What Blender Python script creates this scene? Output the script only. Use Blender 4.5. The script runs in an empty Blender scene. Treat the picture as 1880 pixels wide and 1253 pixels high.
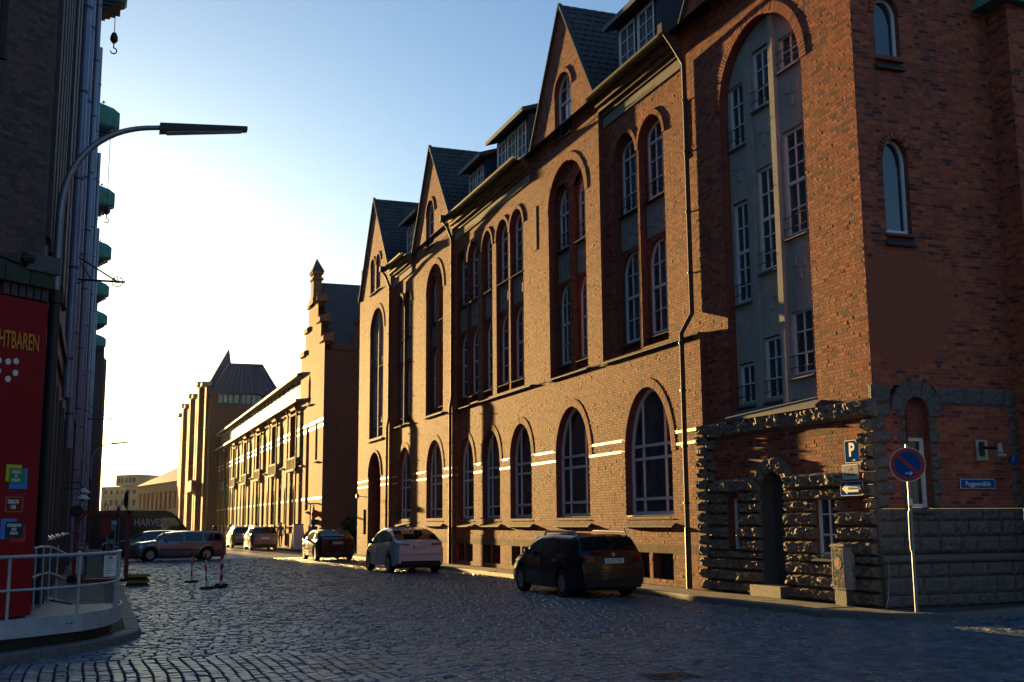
import bpy, math, random
import numpy as np
from mathutils import Vector, Matrix
R = math.radians
SC = bpy.context.scene
COL = SC.collection
rng = np.random.default_rng(7)
random.seed(7)

# ------------------------------------------------------------------ camera
cam_d = bpy.data.cameras.new('camera')
cam = bpy.data.objects.new('camera', cam_d); COL.objects.link(cam)
SC.camera = cam
cam_d.sensor_width = 36.0
cam_d.lens = 36.0 * 2080.0 / 1880.0
cam_d.clip_start = 0.1
cam_d.clip_end = 3000.0
def cam_axes():
    d = np.array([174. - 940., 966. - 626.5, 2080.]); d /= np.linalg.norm(d)
    r = R(.45); a = np.array([-math.sin(r), -math.cos(r), 0.])
    u = a + np.array([0, 0, -(a @ d) / d[2]]); u /= np.linalg.norm(u)
    x = np.cross(d, u)
    return np.stack([x, d, u], 1)
_M = cam_axes()
cam.matrix_world = Matrix(((_M[0][0], -_M[1][0], -_M[2][0], 0),
                           (_M[0][1], -_M[1][1], -_M[2][1], 0),
                           (_M[0][2], -_M[1][2], -_M[2][2], 1.75),
                           (0, 0, 0, 1)))

# ------------------------------------------------------------------ light
SUN_AZ = 4.6      # degrees left of the street axis
SUN_EL = 5.0
HAZE = 0.00005
world = bpy.data.worlds.new('World'); SC.world = world
world.use_nodes = True
wn = world.node_tree.nodes; wl = world.node_tree.links
wn.clear()
sky = wn.new('ShaderNodeTexSky'); sky.sky_type = 'NISHITA'; sky.sun_disc = False
sky.sun_elevation = R(SUN_EL); sky.sun_rotation = R(-SUN_AZ)
sky.air_density = 1.0; sky.dust_density = 1.0; sky.ozone_density = 1.6
bg = wn.new('ShaderNodeBackground'); bg.inputs['Strength'].default_value = 0.06
wo = wn.new('ShaderNodeOutputWorld')
tint = wn.new('ShaderNodeMix'); tint.data_type = 'RGBA'; tint.blend_type = 'MULTIPLY'; tint.inputs[0].default_value = 1   # cold white balance of the evening sky
tint.inputs[7].default_value = (.62, .87, 1.18, 1)
wl.new(sky.outputs[0], tint.inputs[6]); wl.new(tint.outputs[2], bg.inputs[0]); wl.new(bg.outputs[0], wo.inputs[0])
sun_d = bpy.data.lights.new('sun', 'SUN'); sun_d.energy = 4.6; sun_d.angle = R(0.5)
sun_d.color = (1.0, 0.63, 0.22)
sun = bpy.data.objects.new('sun', sun_d); COL.objects.link(sun)
_s = Vector((-math.sin(R(SUN_AZ)) * math.cos(R(SUN_EL)), math.cos(R(SUN_AZ)) * math.cos(R(SUN_EL)), math.sin(R(SUN_EL))))
sun.rotation_euler = _s.to_track_quat('Z', 'Y').to_euler()
sun.location = (0, 0, 60)
SC.view_settings.view_transform = 'Standard'
SC.view_settings.look = 'None'
SC.view_settings.gamma = 1.0
SC.view_settings.exposure = 2.0
SC.view_settings.use_curve_mapping = False

# ------------------------------------------------------------------ materials
def mat(name, col=(.5, .5, .5), rough=.7, metal=0., spec=.5, island=None, noise=None, bump=0., bscale=20., brick=None, coat=0., emit=None, stain=None):
    """procedural material: colour by island ramp, by noise, or by a brick pattern"""
    m = bpy.data.materials.new(name); m.use_nodes = True
    n = m.node_tree.nodes; l = m.node_tree.links
    b = n['Principled BSDF']
    b.inputs['Roughness'].default_value = rough
    b.inputs['Metallic'].default_value = metal
    b.inputs['Specular IOR Level'].default_value = spec
    b.inputs['Base Color'].default_value = (*col, 1)
    if coat: b.inputs['Coat Weight'].default_value = coat; b.inputs['Coat Roughness'].default_value = .04
    if emit:
        b.inputs['Emission Color'].default_value = (*emit[0], 1); b.inputs['Emission Strength'].default_value = emit[1]
    tc = n.new('ShaderNodeTexCoord')
    out = None; hgt = None
    if brick:
        sw = n.new('ShaderNodeMapping'); sw.vector_type = 'POINT'
        sp = n.new('ShaderNodeSeparateXYZ'); cb = n.new('ShaderNodeCombineXYZ')
        l.new(tc.outputs['Object'], sp.inputs[0])
        ad = n.new('ShaderNodeMath'); ad.operation = 'ADD'
        l.new(sp.outputs[0], ad.inputs[0]); l.new(sp.outputs[1], ad.inputs[1])
        l.new(ad.outputs[0], cb.inputs[0]); l.new(sp.outputs[2], cb.inputs[1])
        bt = n.new('ShaderNodeTexBrick'); l.new(cb.outputs[0], bt.inputs['Vector'])
        bt.inputs['Scale'].default_value = 1.0
        bt.inputs['Brick Width'].default_value = brick.get('w', .25); bt.inputs['Row Height'].default_value = brick.get('h', .077)
        bt.inputs['Mortar Size'].default_value = brick.get('m', .006)
        bt.inputs['Color1'].default_value = (*brick['c1'], 1); bt.inputs['Color2'].default_value = (*brick['c2'], 1)
        bt.inputs['Mortar'].default_value = (*brick['cm'], 1)
        out = bt.outputs['Color']; hgt = bt.outputs['Fac']
    if island:
        g = n.new('ShaderNodeNewGeometry'); cr = n.new('ShaderNodeValToRGB'); cr.color_ramp.interpolation = 'LINEAR'
        els = cr.color_ramp.elements
        while len(els) < len(island): els.new(.5)
        for i, (p, c) in enumerate(island): els[i].position = p; els[i].color = (*c, 1)
        l.new(g.outputs['Random Per Island'], cr.inputs[0]); out = cr.outputs[0]
    ns = n.new('ShaderNodeTexNoise'); ns.inputs['Scale'].default_value = bscale; ns.inputs['Detail'].default_value = 5
    l.new(tc.outputs['Object'], ns.inputs['Vector'])
    if noise:
        mx = n.new('ShaderNodeMix'); mx.data_type = 'RGBA'; mx.blend_type = 'MULTIPLY'
        n2 = n.new('ShaderNodeTexNoise'); n2.inputs['Scale'].default_value = noise[0]; n2.inputs['Detail'].default_value = 6; n2.inputs['Roughness'].default_value = .65
        l.new(tc.outputs['Object'], n2.inputs['Vector'])
        r2 = n.new('ShaderNodeMapRange'); r2.inputs[1].default_value = .3; r2.inputs[2].default_value = .7
        r2.inputs[3].default_value = 1 - noise[1]; r2.inputs[4].default_value = 1 + noise[1] * .6
        l.new(n2.outputs[0], r2.inputs[0])
        cb2 = n.new('ShaderNodeCombineColor')
        for k in range(3): l.new(r2.outputs[0], cb2.inputs[k])
        mx.inputs[0].default_value = 1
        if out: l.new(out, mx.inputs[6])
        else: mx.inputs[6].default_value = (*col, 1)
        l.new(cb2.outputs[0], mx.inputs[7]); out = mx.outputs[2]
    if stain:   # soot and damp patches with a shape of their own
        n3 = n.new('ShaderNodeTexNoise'); n3.inputs['Scale'].default_value = stain[0]; n3.inputs['Detail'].default_value = 8; n3.inputs['Roughness'].default_value = .7
        mp_ = n.new('ShaderNodeMapping'); mp_.inputs['Scale'].default_value = (1, 1, stain[3] if len(stain) > 3 else 1); l.new(tc.outputs['Object'], mp_.inputs[0]); l.new(mp_.outputs[0], n3.inputs['Vector'])
        r3 = n.new('ShaderNodeMapRange'); r3.inputs[1].default_value = .56; r3.inputs[2].default_value = .7; r3.inputs[3].default_value = 0; r3.inputs[4].default_value = stain[1]
        l.new(n3.outputs[0], r3.inputs[0])
        m3 = n.new('ShaderNodeMix'); m3.data_type = 'RGBA'
        l.new(r3.outputs[0], m3.inputs[0])
        if out: l.new(out, m3.inputs[6])
        else: m3.inputs[6].default_value = (*col, 1)
        m3.inputs[7].default_value = (*stain[2], 1); out = m3.outputs[2]
    if out: l.new(out, b.inputs['Base Color'])
    if bump:
        bp = n.new('ShaderNodeBump'); bp.inputs['Strength'].default_value = bump; bp.inputs['Distance'].default_value = .02
        l.new(ns.outputs[0], bp.inputs['Height'])
        if hgt:
            bp2 = n.new('ShaderNodeBump'); bp2.inputs['Strength'].default_value = .6; bp2.inputs['Distance'].default_value = .006; bp2.invert = True
            l.new(hgt, bp2.inputs['Height']); l.new(bp2.outputs[0], bp.inputs['Normal'])
        l.new(bp.outputs[0], b.inputs['Normal'])
    return m

MB_RED = [(0, (.17, .040, .030)), (.08, (.085, .030, .032)), (.15, (.27, .055, .036)), (.6, (.37, .084, .041)), (.85, (.47, .125, .052)), (1, (.23, .048, .036))]
M = {}
M['brick'] = mat('red_brick', rough=.8, spec=.3, island=MB_RED, noise=(9, .22), bump=.12, bscale=25, stain=(1.1, .62, (.075, .05, .042), .22))
M['mortar'] = mat('mortar', (.24, .165, .135), .95, noise=(14, .2))
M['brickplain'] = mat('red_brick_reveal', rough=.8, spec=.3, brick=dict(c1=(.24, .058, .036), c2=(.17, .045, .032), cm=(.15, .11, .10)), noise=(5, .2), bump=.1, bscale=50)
M['brickfar'] = mat('weathered_red_brick', rough=.85, spec=.25, brick=dict(c1=(.42, .17, .06), c2=(.31, .115, .042), cm=(.28, .19, .11)), noise=(1.2, .25), bump=.15, bscale=30, stain=(.25, .5, (.1, .07, .05)))
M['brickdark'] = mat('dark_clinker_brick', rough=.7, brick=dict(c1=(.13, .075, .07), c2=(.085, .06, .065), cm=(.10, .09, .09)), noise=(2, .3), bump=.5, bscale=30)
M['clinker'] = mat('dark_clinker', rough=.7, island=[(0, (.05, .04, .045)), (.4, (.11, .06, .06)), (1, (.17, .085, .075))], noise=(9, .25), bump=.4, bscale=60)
M['mortar_dark'] = mat('dark_mortar', (.09, .085, .085), .95, noise=(14, .2))
M['brickwhite'] = mat('white_glazed_brick', rough=.45, spec=.45, island=[(0, (.66, .58, .46)), (1, (.82, .76, .64))], noise=(20, .15))
M['stone'] = mat('grey_render_stone', (.36, .36, .35), .85, spec=.2, noise=(3, .2), bump=.25, bscale=40, stain=(1.6, .45, (.16, .15, .14), .2))
M['spandrel'] = mat('grey_spandrel_stone', (.27, .27, .26), .85, noise=(4, .2), bump=.2, bscale=40)
M['granite'] = mat('rock_faced_granite', rough=.8, island=[(0, (.11, .092, .085)), (.5, (.18, .14, .115)), (1, (.26, .20, .15))], noise=(16, .45), bump=.9, bscale=45)
M['granite_s'] = mat('dressed_granite', rough=.75, island=[(0, (.07, .068, .072)), (.5, (.11, .10, .10)), (1, (.15, .128, .115))], noise=(12, .4), bump=.7, bscale=35)
M['slate'] = mat('slate_tile', rough=.75, spec=.3, island=[(0, (.035, .042, .05)), (1, (.065, .075, .088))], noise=(14, .25), bump=.3, bscale=40)
M['slateplain'] = mat('slate_roof', rough=.6, brick=dict(w=.3, h=.22, m=.01, c1=(.05, .058, .07), c2=(.035, .042, .052), cm=(.012, .014, .018)), noise=(1, .2), bump=.3, bscale=20)
M['lead'] = mat('lead_sheet', (.10, .115, .135), .8, 0., noise=(3, .2))
M['sill'] = mat('slate_sill', rough=.85, spec=.2, col=(.07, .075, .08), noise=(15, .3), bump=.4, bscale=40)
M['cladding'] = mat('dark_blue_cladding', (.028, .045, .075), .6, noise=(5, .2))
M['wood'] = mat('brown_timber_eaves', (.16, .105, .06), .7, noise=(6, .3))
M['zinc'] = mat('zinc_pipe', (.06, .052, .048), .7, 0., .25, noise=(6, .2))
M['pipedark'] = mat('dark_iron_pipe', (.035, .035, .035), .5, .3)
M['frame'] = mat('pale_window_paint', (.72, .76, .82), .5)
M['frame_dark'] = mat('dark_window_paint', (.05, .055, .06), .5)
M['glass'] = mat('window_glass', (.035, .055, .082), .08, spec=.7, noise=(1.1, .8))
M['glass_sky'] = mat('bright_window_glass', (.02, .03, .04), .03, spec=1.0)
M['iron'] = mat('black_iron', (.02, .02, .022), .5, .4)
M['copper'] = mat('green_copper', (.07, .25, .20), .6, .1, noise=(2.5, .35), bump=.2, bscale=8)
M['lilac'] = mat('blue_grey_downpipe', (.24, .27, .38), .4, .3, noise=(1, .2))
M['teal'] = mat('teal_window_paint', (.03, .10, .11), .5)
M['cobble'] = mat('granite_sett', rough=.40, stain=(.5, .45, (.07, .06, .05)), island=[(0, (.05, .082, .112)), (.5, (.085, .128, .17)), (.9, (.125, .178, .225)), (1, (.16, .21, .24))], noise=(22, .4), bump=.4, bscale=55)
M['joint'] = mat('sett_joint_dirt', (.022, .02, .018), .95, noise=(3, .4), bump=.5, bscale=50)
M['pave'] = mat('pavement_slabs', rough=.8, island=[(0, (.09, .085, .08)), (1, (.14, .13, .12))], noise=(7, .3), bump=.4, bscale=50)
M['asphalt'] = mat('pavement_asphalt', (.065, .06, .058), .85, noise=(5, .3), bump=.6, bscale=120)
M['kerb'] = mat('granite_kerb', rough=.7, island=[(0, (.10, .105, .11)), (1, (.16, .165, .17))], noise=(12, .3), bump=.5, bscale=50)
M['red'] = mat('red_enamel_panel', (.30, .004, .007), .6, spec=.25, noise=(.6, .15))
M['gatered'] = mat('red_gate_paint', (.28, .02, .015), .45, noise=(6, .2))
M['yellow'] = mat('ochre_lettering', (.75, .26, .01), .5)
M['white'] = mat('white_print', (.75, .75, .75), .5)
M['galv'] = mat('galvanised_steel', (.26, .28, .32), .4, .55, noise=(5, .2))
M['steelwhite'] = mat('pale_grey_steel', (.45, .48, .52), .5, .2, noise=(3, .2), stain=(4., .6, (.12, .09, .07)))
M['deck'] = mat('steel_deck', (.20, .21, .22), .6, .3, noise=(8, .2), bump=.3, bscale=60)
M['rubber'] = mat('tyre_rubber', (.012, .012, .012), .85)
M['rail'] = mat('satin_roof_rail', (.50, .50, .50), .4)
M['rim'] = mat('alloy_rim', (.35, .35, .36), .35, .8)
M['blacktrim'] = mat('black_trim', (.012, .012, .013), .5)
M['carglass'] = mat('car_glass', (.006, .008, .01), .03, spec=.8)
M['taillight'] = mat('red_tail_lens', (.25, .005, .005), .15)
M['blue'] = mat('blue_sign_enamel', (.012, .09, .30), .9, spec=0.)
M['signred'] = mat('red_sign_enamel', (.45, .012, .015), .4)
M['signback'] = mat('grey_sign_board', (.66, .66, .62), .9, spec=0.)
M['rib'] = mat('grey_brown_moulded_brick', (.10, .085, .08), .8, noise=(3, .3), bump=.2, bscale=40)
M['lintel'] = mat('brown_lintel_stone', rough=.85, spec=.2, island=[(0, (.13, .07, .05)), (1, (.20, .11, .075))], noise=(8, .3))
M['palestone'] = mat('weathered_pale_stone', (.42, .34, .24), .85, spec=.2, noise=(2, .25))
M['black'] = mat('black_print', (.01, .01, .01), .6)
M['leaf'] = mat('dark_leaf', rough=.6, island=[(0, (.02, .04, .015)), (1, (.05, .09, .03))])
M['haze_tan'] = mat('haze_toned_wall', (.30, .21, .13), .8, noise=(.4, .2))  # warm distant haze is put into this wall colour

# ------------------------------------------------------------------ object helpers
ORG = {}
def tag(o, label=None, cat=None, group=None, kind=None):
    if label: o['label'] = label
    if cat: o['category'] = cat
    if group: o['group'] = group
    if kind: o['kind'] = kind
    return o
def thing(name, loc=(0, 0, 0), label=None, cat=None, group=None, rz=0):
    o = bpy.data.objects.new(name, None); COL.objects.link(o); o.empty_display_size = .3
    o.location = loc; o.rotation_euler = (0, 0, rz)
    ORG[o.name] = np.array([0, 0, 0.]) if rz == 'local' else np.array(loc, float)
    return tag(o, label, cat, group)
def local(o): ORG[o.name] = np.zeros(3); return o
class FR:
    """a wall frame: u along the wall, n into the wall, v up"""
    def __init__(s, O, U, N): s.O = np.array(O, float); s.U = np.array(U, float); s.N = np.array(N, float)
    def __call__(s, p):
        p = np.asarray(p, float); return s.O + p[..., 0:1] * s.U + p[..., 1:2] * s.N + p[..., 2:3] * np.array([0, 0, 1.])
    def off(s, n): return FR(s.O + s.N * n, s.U, s.N)
WORLD = FR((0, 0, 0), (1, 0, 0), (0, 1, 0))
def fast_mesh(name, V, Q, flat=True):
    me = bpy.data.meshes.new(name)
    V = np.ascontiguousarray(V, dtype=np.float32); Q = np.ascontiguousarray(Q, dtype=np.int32)
    me.vertices.add(len(V)); me.vertices.foreach_set('co', V.ravel())
    k = Q.shape[1]
    me.loops.add(Q.size); me.loops.foreach_set('vertex_index', Q.ravel())
    me.polygons.add(len(Q)); me.polygons.foreach_set('loop_start', np.arange(0, Q.size, k, dtype=np.int32))
    me.polygons.foreach_set('loop_total', np.full(len(Q), k, dtype=np.int32))
    me.update(calc_edges=True); me.validate()
    if flat: me.shade_flat()
    return me
def link(name, me, m, parent=None, smooth=None, kind=None):
    o = bpy.data.objects.new(name, me); COL.objects.link(o)
    if m is not None:
        for mm in (m if isinstance(m, (list, tuple)) else [m]): me.materials.append(mm)
    if parent: o.parent = parent
    if smooth is not None:
        me.polygons.foreach_set('use_smooth', [True] * len(me.polygons))
        try: me.set_sharp_from_angle(angle=R(smooth))
        except Exception: pass
    if kind: o['kind'] = kind
    return o
class MB:
    def __init__(s, fr=WORLD): s.v = []; s.f = []; s.mi = []; s.fr = fr; s.cur = 0
    def add(s, pts, faces):
        b = len(s.v)
        P = s.fr(np.array(pts, float))
        s.v += [tuple(p) for p in P]; s.f += [tuple(i + b for i in f) for f in faces]; s.mi += [s.cur] * len(faces); return s
    def box(s, u0, u1, n0, n1, v0, v1):
        return s.add([(u0, n0, v0), (u1, n0, v0), (u1, n1, v0), (u0, n1, v0), (u0, n0, v1), (u1, n0, v1), (u1, n1, v1), (u0, n1, v1)],
                     [(0, 3, 2, 1), (4, 5, 6, 7), (0, 1, 5, 4), (1, 2, 6, 5), (2, 3, 7, 6), (3, 0, 4, 7)])
    def wedge(s, u0, u1, n0, n1, v0, va, vb):   # top slopes from va at n0 to vb at n1
        return s.add([(u0, n0, v0), (u1, n0, v0), (u1, n1, v0), (u0, n1, v0), (u0, n0, va), (u1, n0, va), (u1, n1, vb), (u0, n1, vb)],
                     [(0, 3, 2, 1), (4, 5, 6, 7), (0, 1, 5, 4), (1, 2, 6, 5), (2, 3, 7, 6), (3, 0, 4, 7)])
    def hexa(s, p): return s.add(p, [(0, 3, 2, 1), (4, 5, 6, 7), (0, 1, 5, 4), (1, 2, 6, 5), (2, 3, 7, 6), (3, 0, 4, 7)])
    def poly(s, pts): return s.add(pts, [tuple(range(len(pts)))])
    def prism(s, pts, d):          # extrude polygon by vector d
        n = len(pts); a = [tuple(p) for p in pts]; b = [tuple(np.array(p) + np.array(d)) for p in pts]
        return s.add(a + b, [tuple(range(n))[::-1], tuple(range(n, 2 * n))] + [(i, (i + 1) % n, n + (i + 1) % n, n + i) for i in range(n)])
    def tube(s, path, r, seg=8, cap=True):
        P = [Vector(p) for p in path]; rings = []
        rr = r if isinstance(r, (list, tuple)) else [r] * len(P)
        up = None
        for i, p in enumerate(P):
            t = (P[min(i + 1, len(P) - 1)] - P[max(i - 1, 0)]).normalized()
            if up is None: up = Vector((0, 0, 1)) if abs(t.z) < .9 else Vector((1, 0, 0))
            a = t.cross(up).normalized(); b = a.cross(t).normalized(); up = b
            rings.append([tuple(p + (a * math.cos(k * 2 * math.pi / seg) + b * math.sin(k * 2 * math.pi / seg)) * rr[i]) for k in range(seg)])
        pts = [q for rg in rings for q in rg]; fs = []
        for i in range(len(P) - 1):
            for k in range(seg):
                k2 = (k + 1) % seg; fs.append((i * seg + k, i * seg + k2, (i + 1) * seg + k2, (i + 1) * seg + k))
        if cap: fs += [tuple(range(seg))[::-1], tuple(range((len(P) - 1) * seg, len(P) * seg))]
        return s.add(pts, fs)
    def lathe(s, prof, c, axis='z', seg=16):
        pts = []
        for (r, h) in prof:
            for k in range(seg):
                a = 2 * math.pi * k / seg; x, y = r * math.cos(a), r * math.sin(a)
                pts.append({'z': (c[0] + x, c[1] + y, c[2] + h), 'x': (c[0] + h, c[1] + x, c[2] + y), 'y': (c[0] + x, c[1] + h, c[2] + y)}[axis])
        fs = [(i * seg + k, i * seg + (k + 1) % seg, (i + 1) * seg + (k + 1) % seg, (i + 1) * seg + k) for i in range(len(prof) - 1) for k in range(seg)]
        if prof[0][0] > 1e-5: fs.append(tuple(range(seg))[::-1])
        if prof[-1][0] > 1e-5: fs.append(tuple(range((len(prof) - 1) * seg, len(prof) * seg)))
        return s.add(pts, fs)
    def build(s, name, m, parent=None, smooth=None, kind=None):
        if not s.f: return None
        off = ORG.get(parent.name, np.zeros(3)) if parent else np.zeros(3)
        me = bpy.data.meshes.new(name)
        me.from_pydata([tuple(np.array(p) - off) for p in s.v], [], s.f)
        if any(s.mi): me.polygons.foreach_set('material_index', s.mi)
        me.update()
        o = link(name, me, m, parent, smooth, kind)
        ORG[o.name] = off
        return o
def copy_tree(o, parent=None):
    c = o.copy(); COL.objects.link(c)
    if parent: c.parent = parent
    ORG[c.name] = ORG.get(o.name, np.zeros(3))
    for ch in list(o.children): copy_tree(ch, c)
    return c
def text_mesh(txt, size, name, m, parent, mtx, bold=0., space=1., ext=.002, align='CENTER', sx=1.):
    cu = bpy.data.curves.new(name, 'FONT'); cu.body = txt; cu.size = size; cu.extrude = ext; cu.align_x = align; cu.align_y = 'CENTER'
    cu.offset = bold; cu.space_character = space; cu.resolution_u = 3
    t = bpy.data.objects.new('tmp_text', cu); COL.objects.link(t)
    dg = bpy.context.evaluated_depsgraph_get(); me = bpy.data.meshes.new_from_object(t.evaluated_get(dg))
    bpy.data.objects.remove(t); bpy.data.curves.remove(cu)
    me.transform(Matrix.Diagonal((sx, 1, 1, 1)))
    me.transform(mtx)
    if parent is not None:
        o3 = ORG.get(parent.name, np.zeros(3)); me.transform(Matrix.Translation(Vector(tuple(-o3))))
    me.materials.clear()
    return link(name, me, m, parent)
def basis(o, x, z):   # text plane: x reading direction, z = out of the plane
    x = Vector(x).normalized(); z = Vector(z).normalized(); y = z.cross(x)
    return Matrix(((x.x, y.x, z.x, o[0]), (x.y, y.y, z.y, o[1]), (x.z, y.z, z.z, o[2]), (0, 0, 0, 1)))

# ------------------------------------------------------------------ brick walls, openings, windows
class Hole:
    def __init__(s, u0, u1, v0, vs, vt, pointed=False): s.u0, s.u1, s.v0, s.vs, s.vt, s.p = u0, u1, v0, vs, vt, pointed
    def span(s, v):
        if v < s.v0 or v > s.vt: return None
        c, h = (s.u0 + s.u1) / 2, (s.u1 - s.u0) / 2
        if v > s.vs:
            t = (v - s.vs) / (s.vt - s.vs)
            h *= (1 - t ** 1.6) if s.p else math.sqrt(max(0, 1 - t * t))
        return (c - h, c + h)
    def outline(s, k=14, g=0.):
        u0, u1, v0, vs, vt = s.u0 + g, s.u1 - g, s.v0 + g, s.vs, s.vt - g
        if s.vt - s.vs <= .01: vs = vt
        c, h = (u0 + u1) / 2, (u1 - u0) / 2
        pts = [(u0, v0), (u0, vs)]
        if s.vt - s.vs > .01:
            for i in range(1, k):
                a = math.pi * (1 - i / k)
                if s.p:
                    x = -1 + 2 * i / k; t = (1 - abs(x)) ** (1 / 1.6); pts.append((c + h * x, vs + (vt - vs) * t))
                else: pts.append((c + h * math.cos(a), vs + (vt - vs) * math.sin(a)))
        pts += [(u1, vs), (u1, v0)]
        return pts
    def top(s, u):
        c, h = (s.u0 + s.u1) / 2, (s.u1 - s.u0) / 2
        if s.vt - s.vs < .01: return s.vt
        return s.vs + (s.vt - s.vs) * math.sqrt(max(0, 1 - ((u - c) / h) ** 2))
def cut(base, holes, v):
    iv = list(base)
    for h in holes:
        sp = h.span(v)
        if not sp: continue
        out = []
        for a, b in iv:
            if sp[1] <= a or sp[0] >= b: out.append((a, b)); continue
            if sp[0] > a: out.append((a, sp[0]))
            if sp[1] < b: out.append((sp[1], b))
        iv = out
    return [(a, b) for a, b in iv if b - a > .02]
C_H = .077
def brick_rects(fn, v0, v1, seed):
    rr = random.Random(seed); out = []; strips = []
    n = int(round((v1 - v0) / C_H)); ch = (v1 - v0) / n
    for i in range(n):
        va = v0 + i * ch; iv = fn(va + ch / 2)
        for a, b in iv: strips.append((a, b, va, va + ch))
        if not iv: continue
        u = math.floor(min(a for a, _ in iv) / .375) * .375 + (0 if i % 2 else .1875) - .75
        e = max(b for _, b in iv); k = 0
        while u < e:
            L = .25 if k % 2 == 0 else .125
            L2 = L
            for a, b in iv:
                x0, x1 = max(u, a), min(u + L2 - .010, b)
                if x1 - x0 > .035: out.append((x0, x1, va + .0005, va + ch - .010))
            u += L2; k += 1
    return out, strips
def rect_bricks(fr, rects, seed, proud=.0020, back=.012):
    r = np.array(rects); n = len(r); g = np.random.default_rng(seed)
    p = -g.random(n) * proud * .7 - .0004; rough = g.random(n) < .05; p[rough] -= .003
    t1 = g.normal(0, proud * .35, n); t2 = g.normal(0, proud * .25, n)
    du = g.normal(0, .0012, (n, 1))
    u0, u1, v0, v1 = r[:, 0], r[:, 1], r[:, 2], r[:, 3]
    P = np.zeros((n, 8, 3))
    for k, (uu, vv, su, sv) in enumerate([(u0, v0, -1, -1), (u1, v0, 1, -1), (u1, v1, 1, 1), (u0, v1, -1, 1)]):
        P[:, k, 0] = uu; P[:, k, 2] = vv; P[:, k, 1] = np.minimum(p + su * t1 + sv * t2, 0)
        P[:, k + 4, 0] = uu; P[:, k + 4, 2] = vv; P[:, k + 4, 1] = back
    return fr(P)
BQ = np.array([(0, 1, 2, 3), (0, 4, 5, 1), (1, 5, 6, 2), (2, 6, 7, 3), (3, 7, 4, 0)])
def brick_mesh(name, W, off):
    n = len(W); V = (W - off).reshape(-1, 3); Q = (np.arange(n)[:, None, None] * 8 + BQ[None]).reshape(-1, 4)
    return fast_mesh(name, V, Q)
def brick_wall(parent, fr, v0, v1, fn, seed, bm='brick', mm='mortar', singles=None, proud=.0020, wname='wall'):
    """a wall of real bricks on a mortar bed; parts: wall > brick"""
    rects, strips = brick_rects(fn, v0, v1, seed)
    off = ORG.get(parent.name, np.zeros(3))
    s = np.array(strips); n = len(s); P = np.zeros((n, 4, 3))
    for k, (a, b) in enumerate([(0, 2), (1, 2), (1, 3), (0, 3)]): P[:, k, 0] = s[:, a]; P[:, k, 2] = s[:, b]; P[:, k, 1] = .0015
    V = fr(P).reshape(-1, 3) - off
    wall = link(wname, fast_mesh(wname, V, np.arange(n * 4).reshape(-1, 4)), M[mm], parent)
    ORG[wall.name] = off
    W = rect_bricks(fr, rects, seed, proud)
    idx = np.ones(len(W), bool)
    if singles:
        c = W.mean(axis=1); d = np.linalg.norm(c - np.array(singles[0]), axis=1)
        sel = np.argsort(d)[:singles[1]]; idx[sel] = False
        for i in sel:
            me = fast_mesh('brick', W[i] - off, BQ); link('brick', me, M[bm], wall)
    b = link('brickwork', brick_mesh('brickwork', W[idx], off), M[bm], wall, kind='stuff')
    return wall
def strip_wall(parent, f, v0, v1, fn, m, dv=.15, name='wall', n=0.):
    V = []; 
    k = int((v1 - v0) / dv); off = ORG[parent.name]
    for i in range(k):
        a, e = v0 + (v1 - v0) * i / k, v0 + (v1 - v0) * (i + 1) / k
        for x0, x1 in fn((a + e) / 2): V += [(x0, n, a), (x1, n, a), (x1, n, e), (x0, n, e)]
    V = f(np.array(V)) - off
    o = link(name, fast_mesh(name, V, np.arange(len(V)).reshape(-1, 4)), M[m], parent); ORG[o.name] = off; return o
def reveal(parent, fr, h, depth, m, n0=-.002, name='reveal', closed=False):
    o = h.outline(); b = MB(fr); k = len(o)
    pts = [(u, n0, v) for u, v in o] + [(u, depth, v) for u, v in o]
    b.add(pts, [(i, i + 1, k + i + 1, k + i) for i in range(k - 1)] + ([(k - 1, 0, k, 2 * k - 1)] if closed else []))
    return b.build(name, M[m] if isinstance(m, str) else m, parent)
def arch_ring(b, fr, h, th=.12, proud=.016, bl=.075):
    """voussoir bricks round the head of an opening"""
    o = h.outline(60)[1:-1]
    P = np.array(o); seg = np.linalg.norm(np.diff(P, axis=0), axis=1); s = np.concatenate([[0], np.cumsum(seg)]); L = s[-1]
    n = max(4, int(L / bl)); c = np.array([(h.u0 + h.u1) / 2, h.vs])
    for i in range(n):
        a, e = (i + .06) / n * L, (i + .94) / n * L
        p = np.array([np.interp(a, s, P[:, 0]), np.interp(a, s, P[:, 1])]); q = np.array([np.interp(e, s, P[:, 0]), np.interp(e, s, P[:, 1])])
        t = (q - p); t /= np.linalg.norm(t); nn = np.array([-t[1], t[0]]); pr = -proud - random.random() * .004
        o1, o2 = p + nn * th, q + nn * th
        b.fr = fr; b.hexa([(p[0], pr, p[1]), (q[0], pr, q[1]), (q[0], .02, q[1]), (p[0], .02, p[1]), (o1[0], pr, o1[1]), (o2[0], pr, o2[1]), (o2[0], .02, o2[1]), (o1[0], .02, o1[1])])
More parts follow.
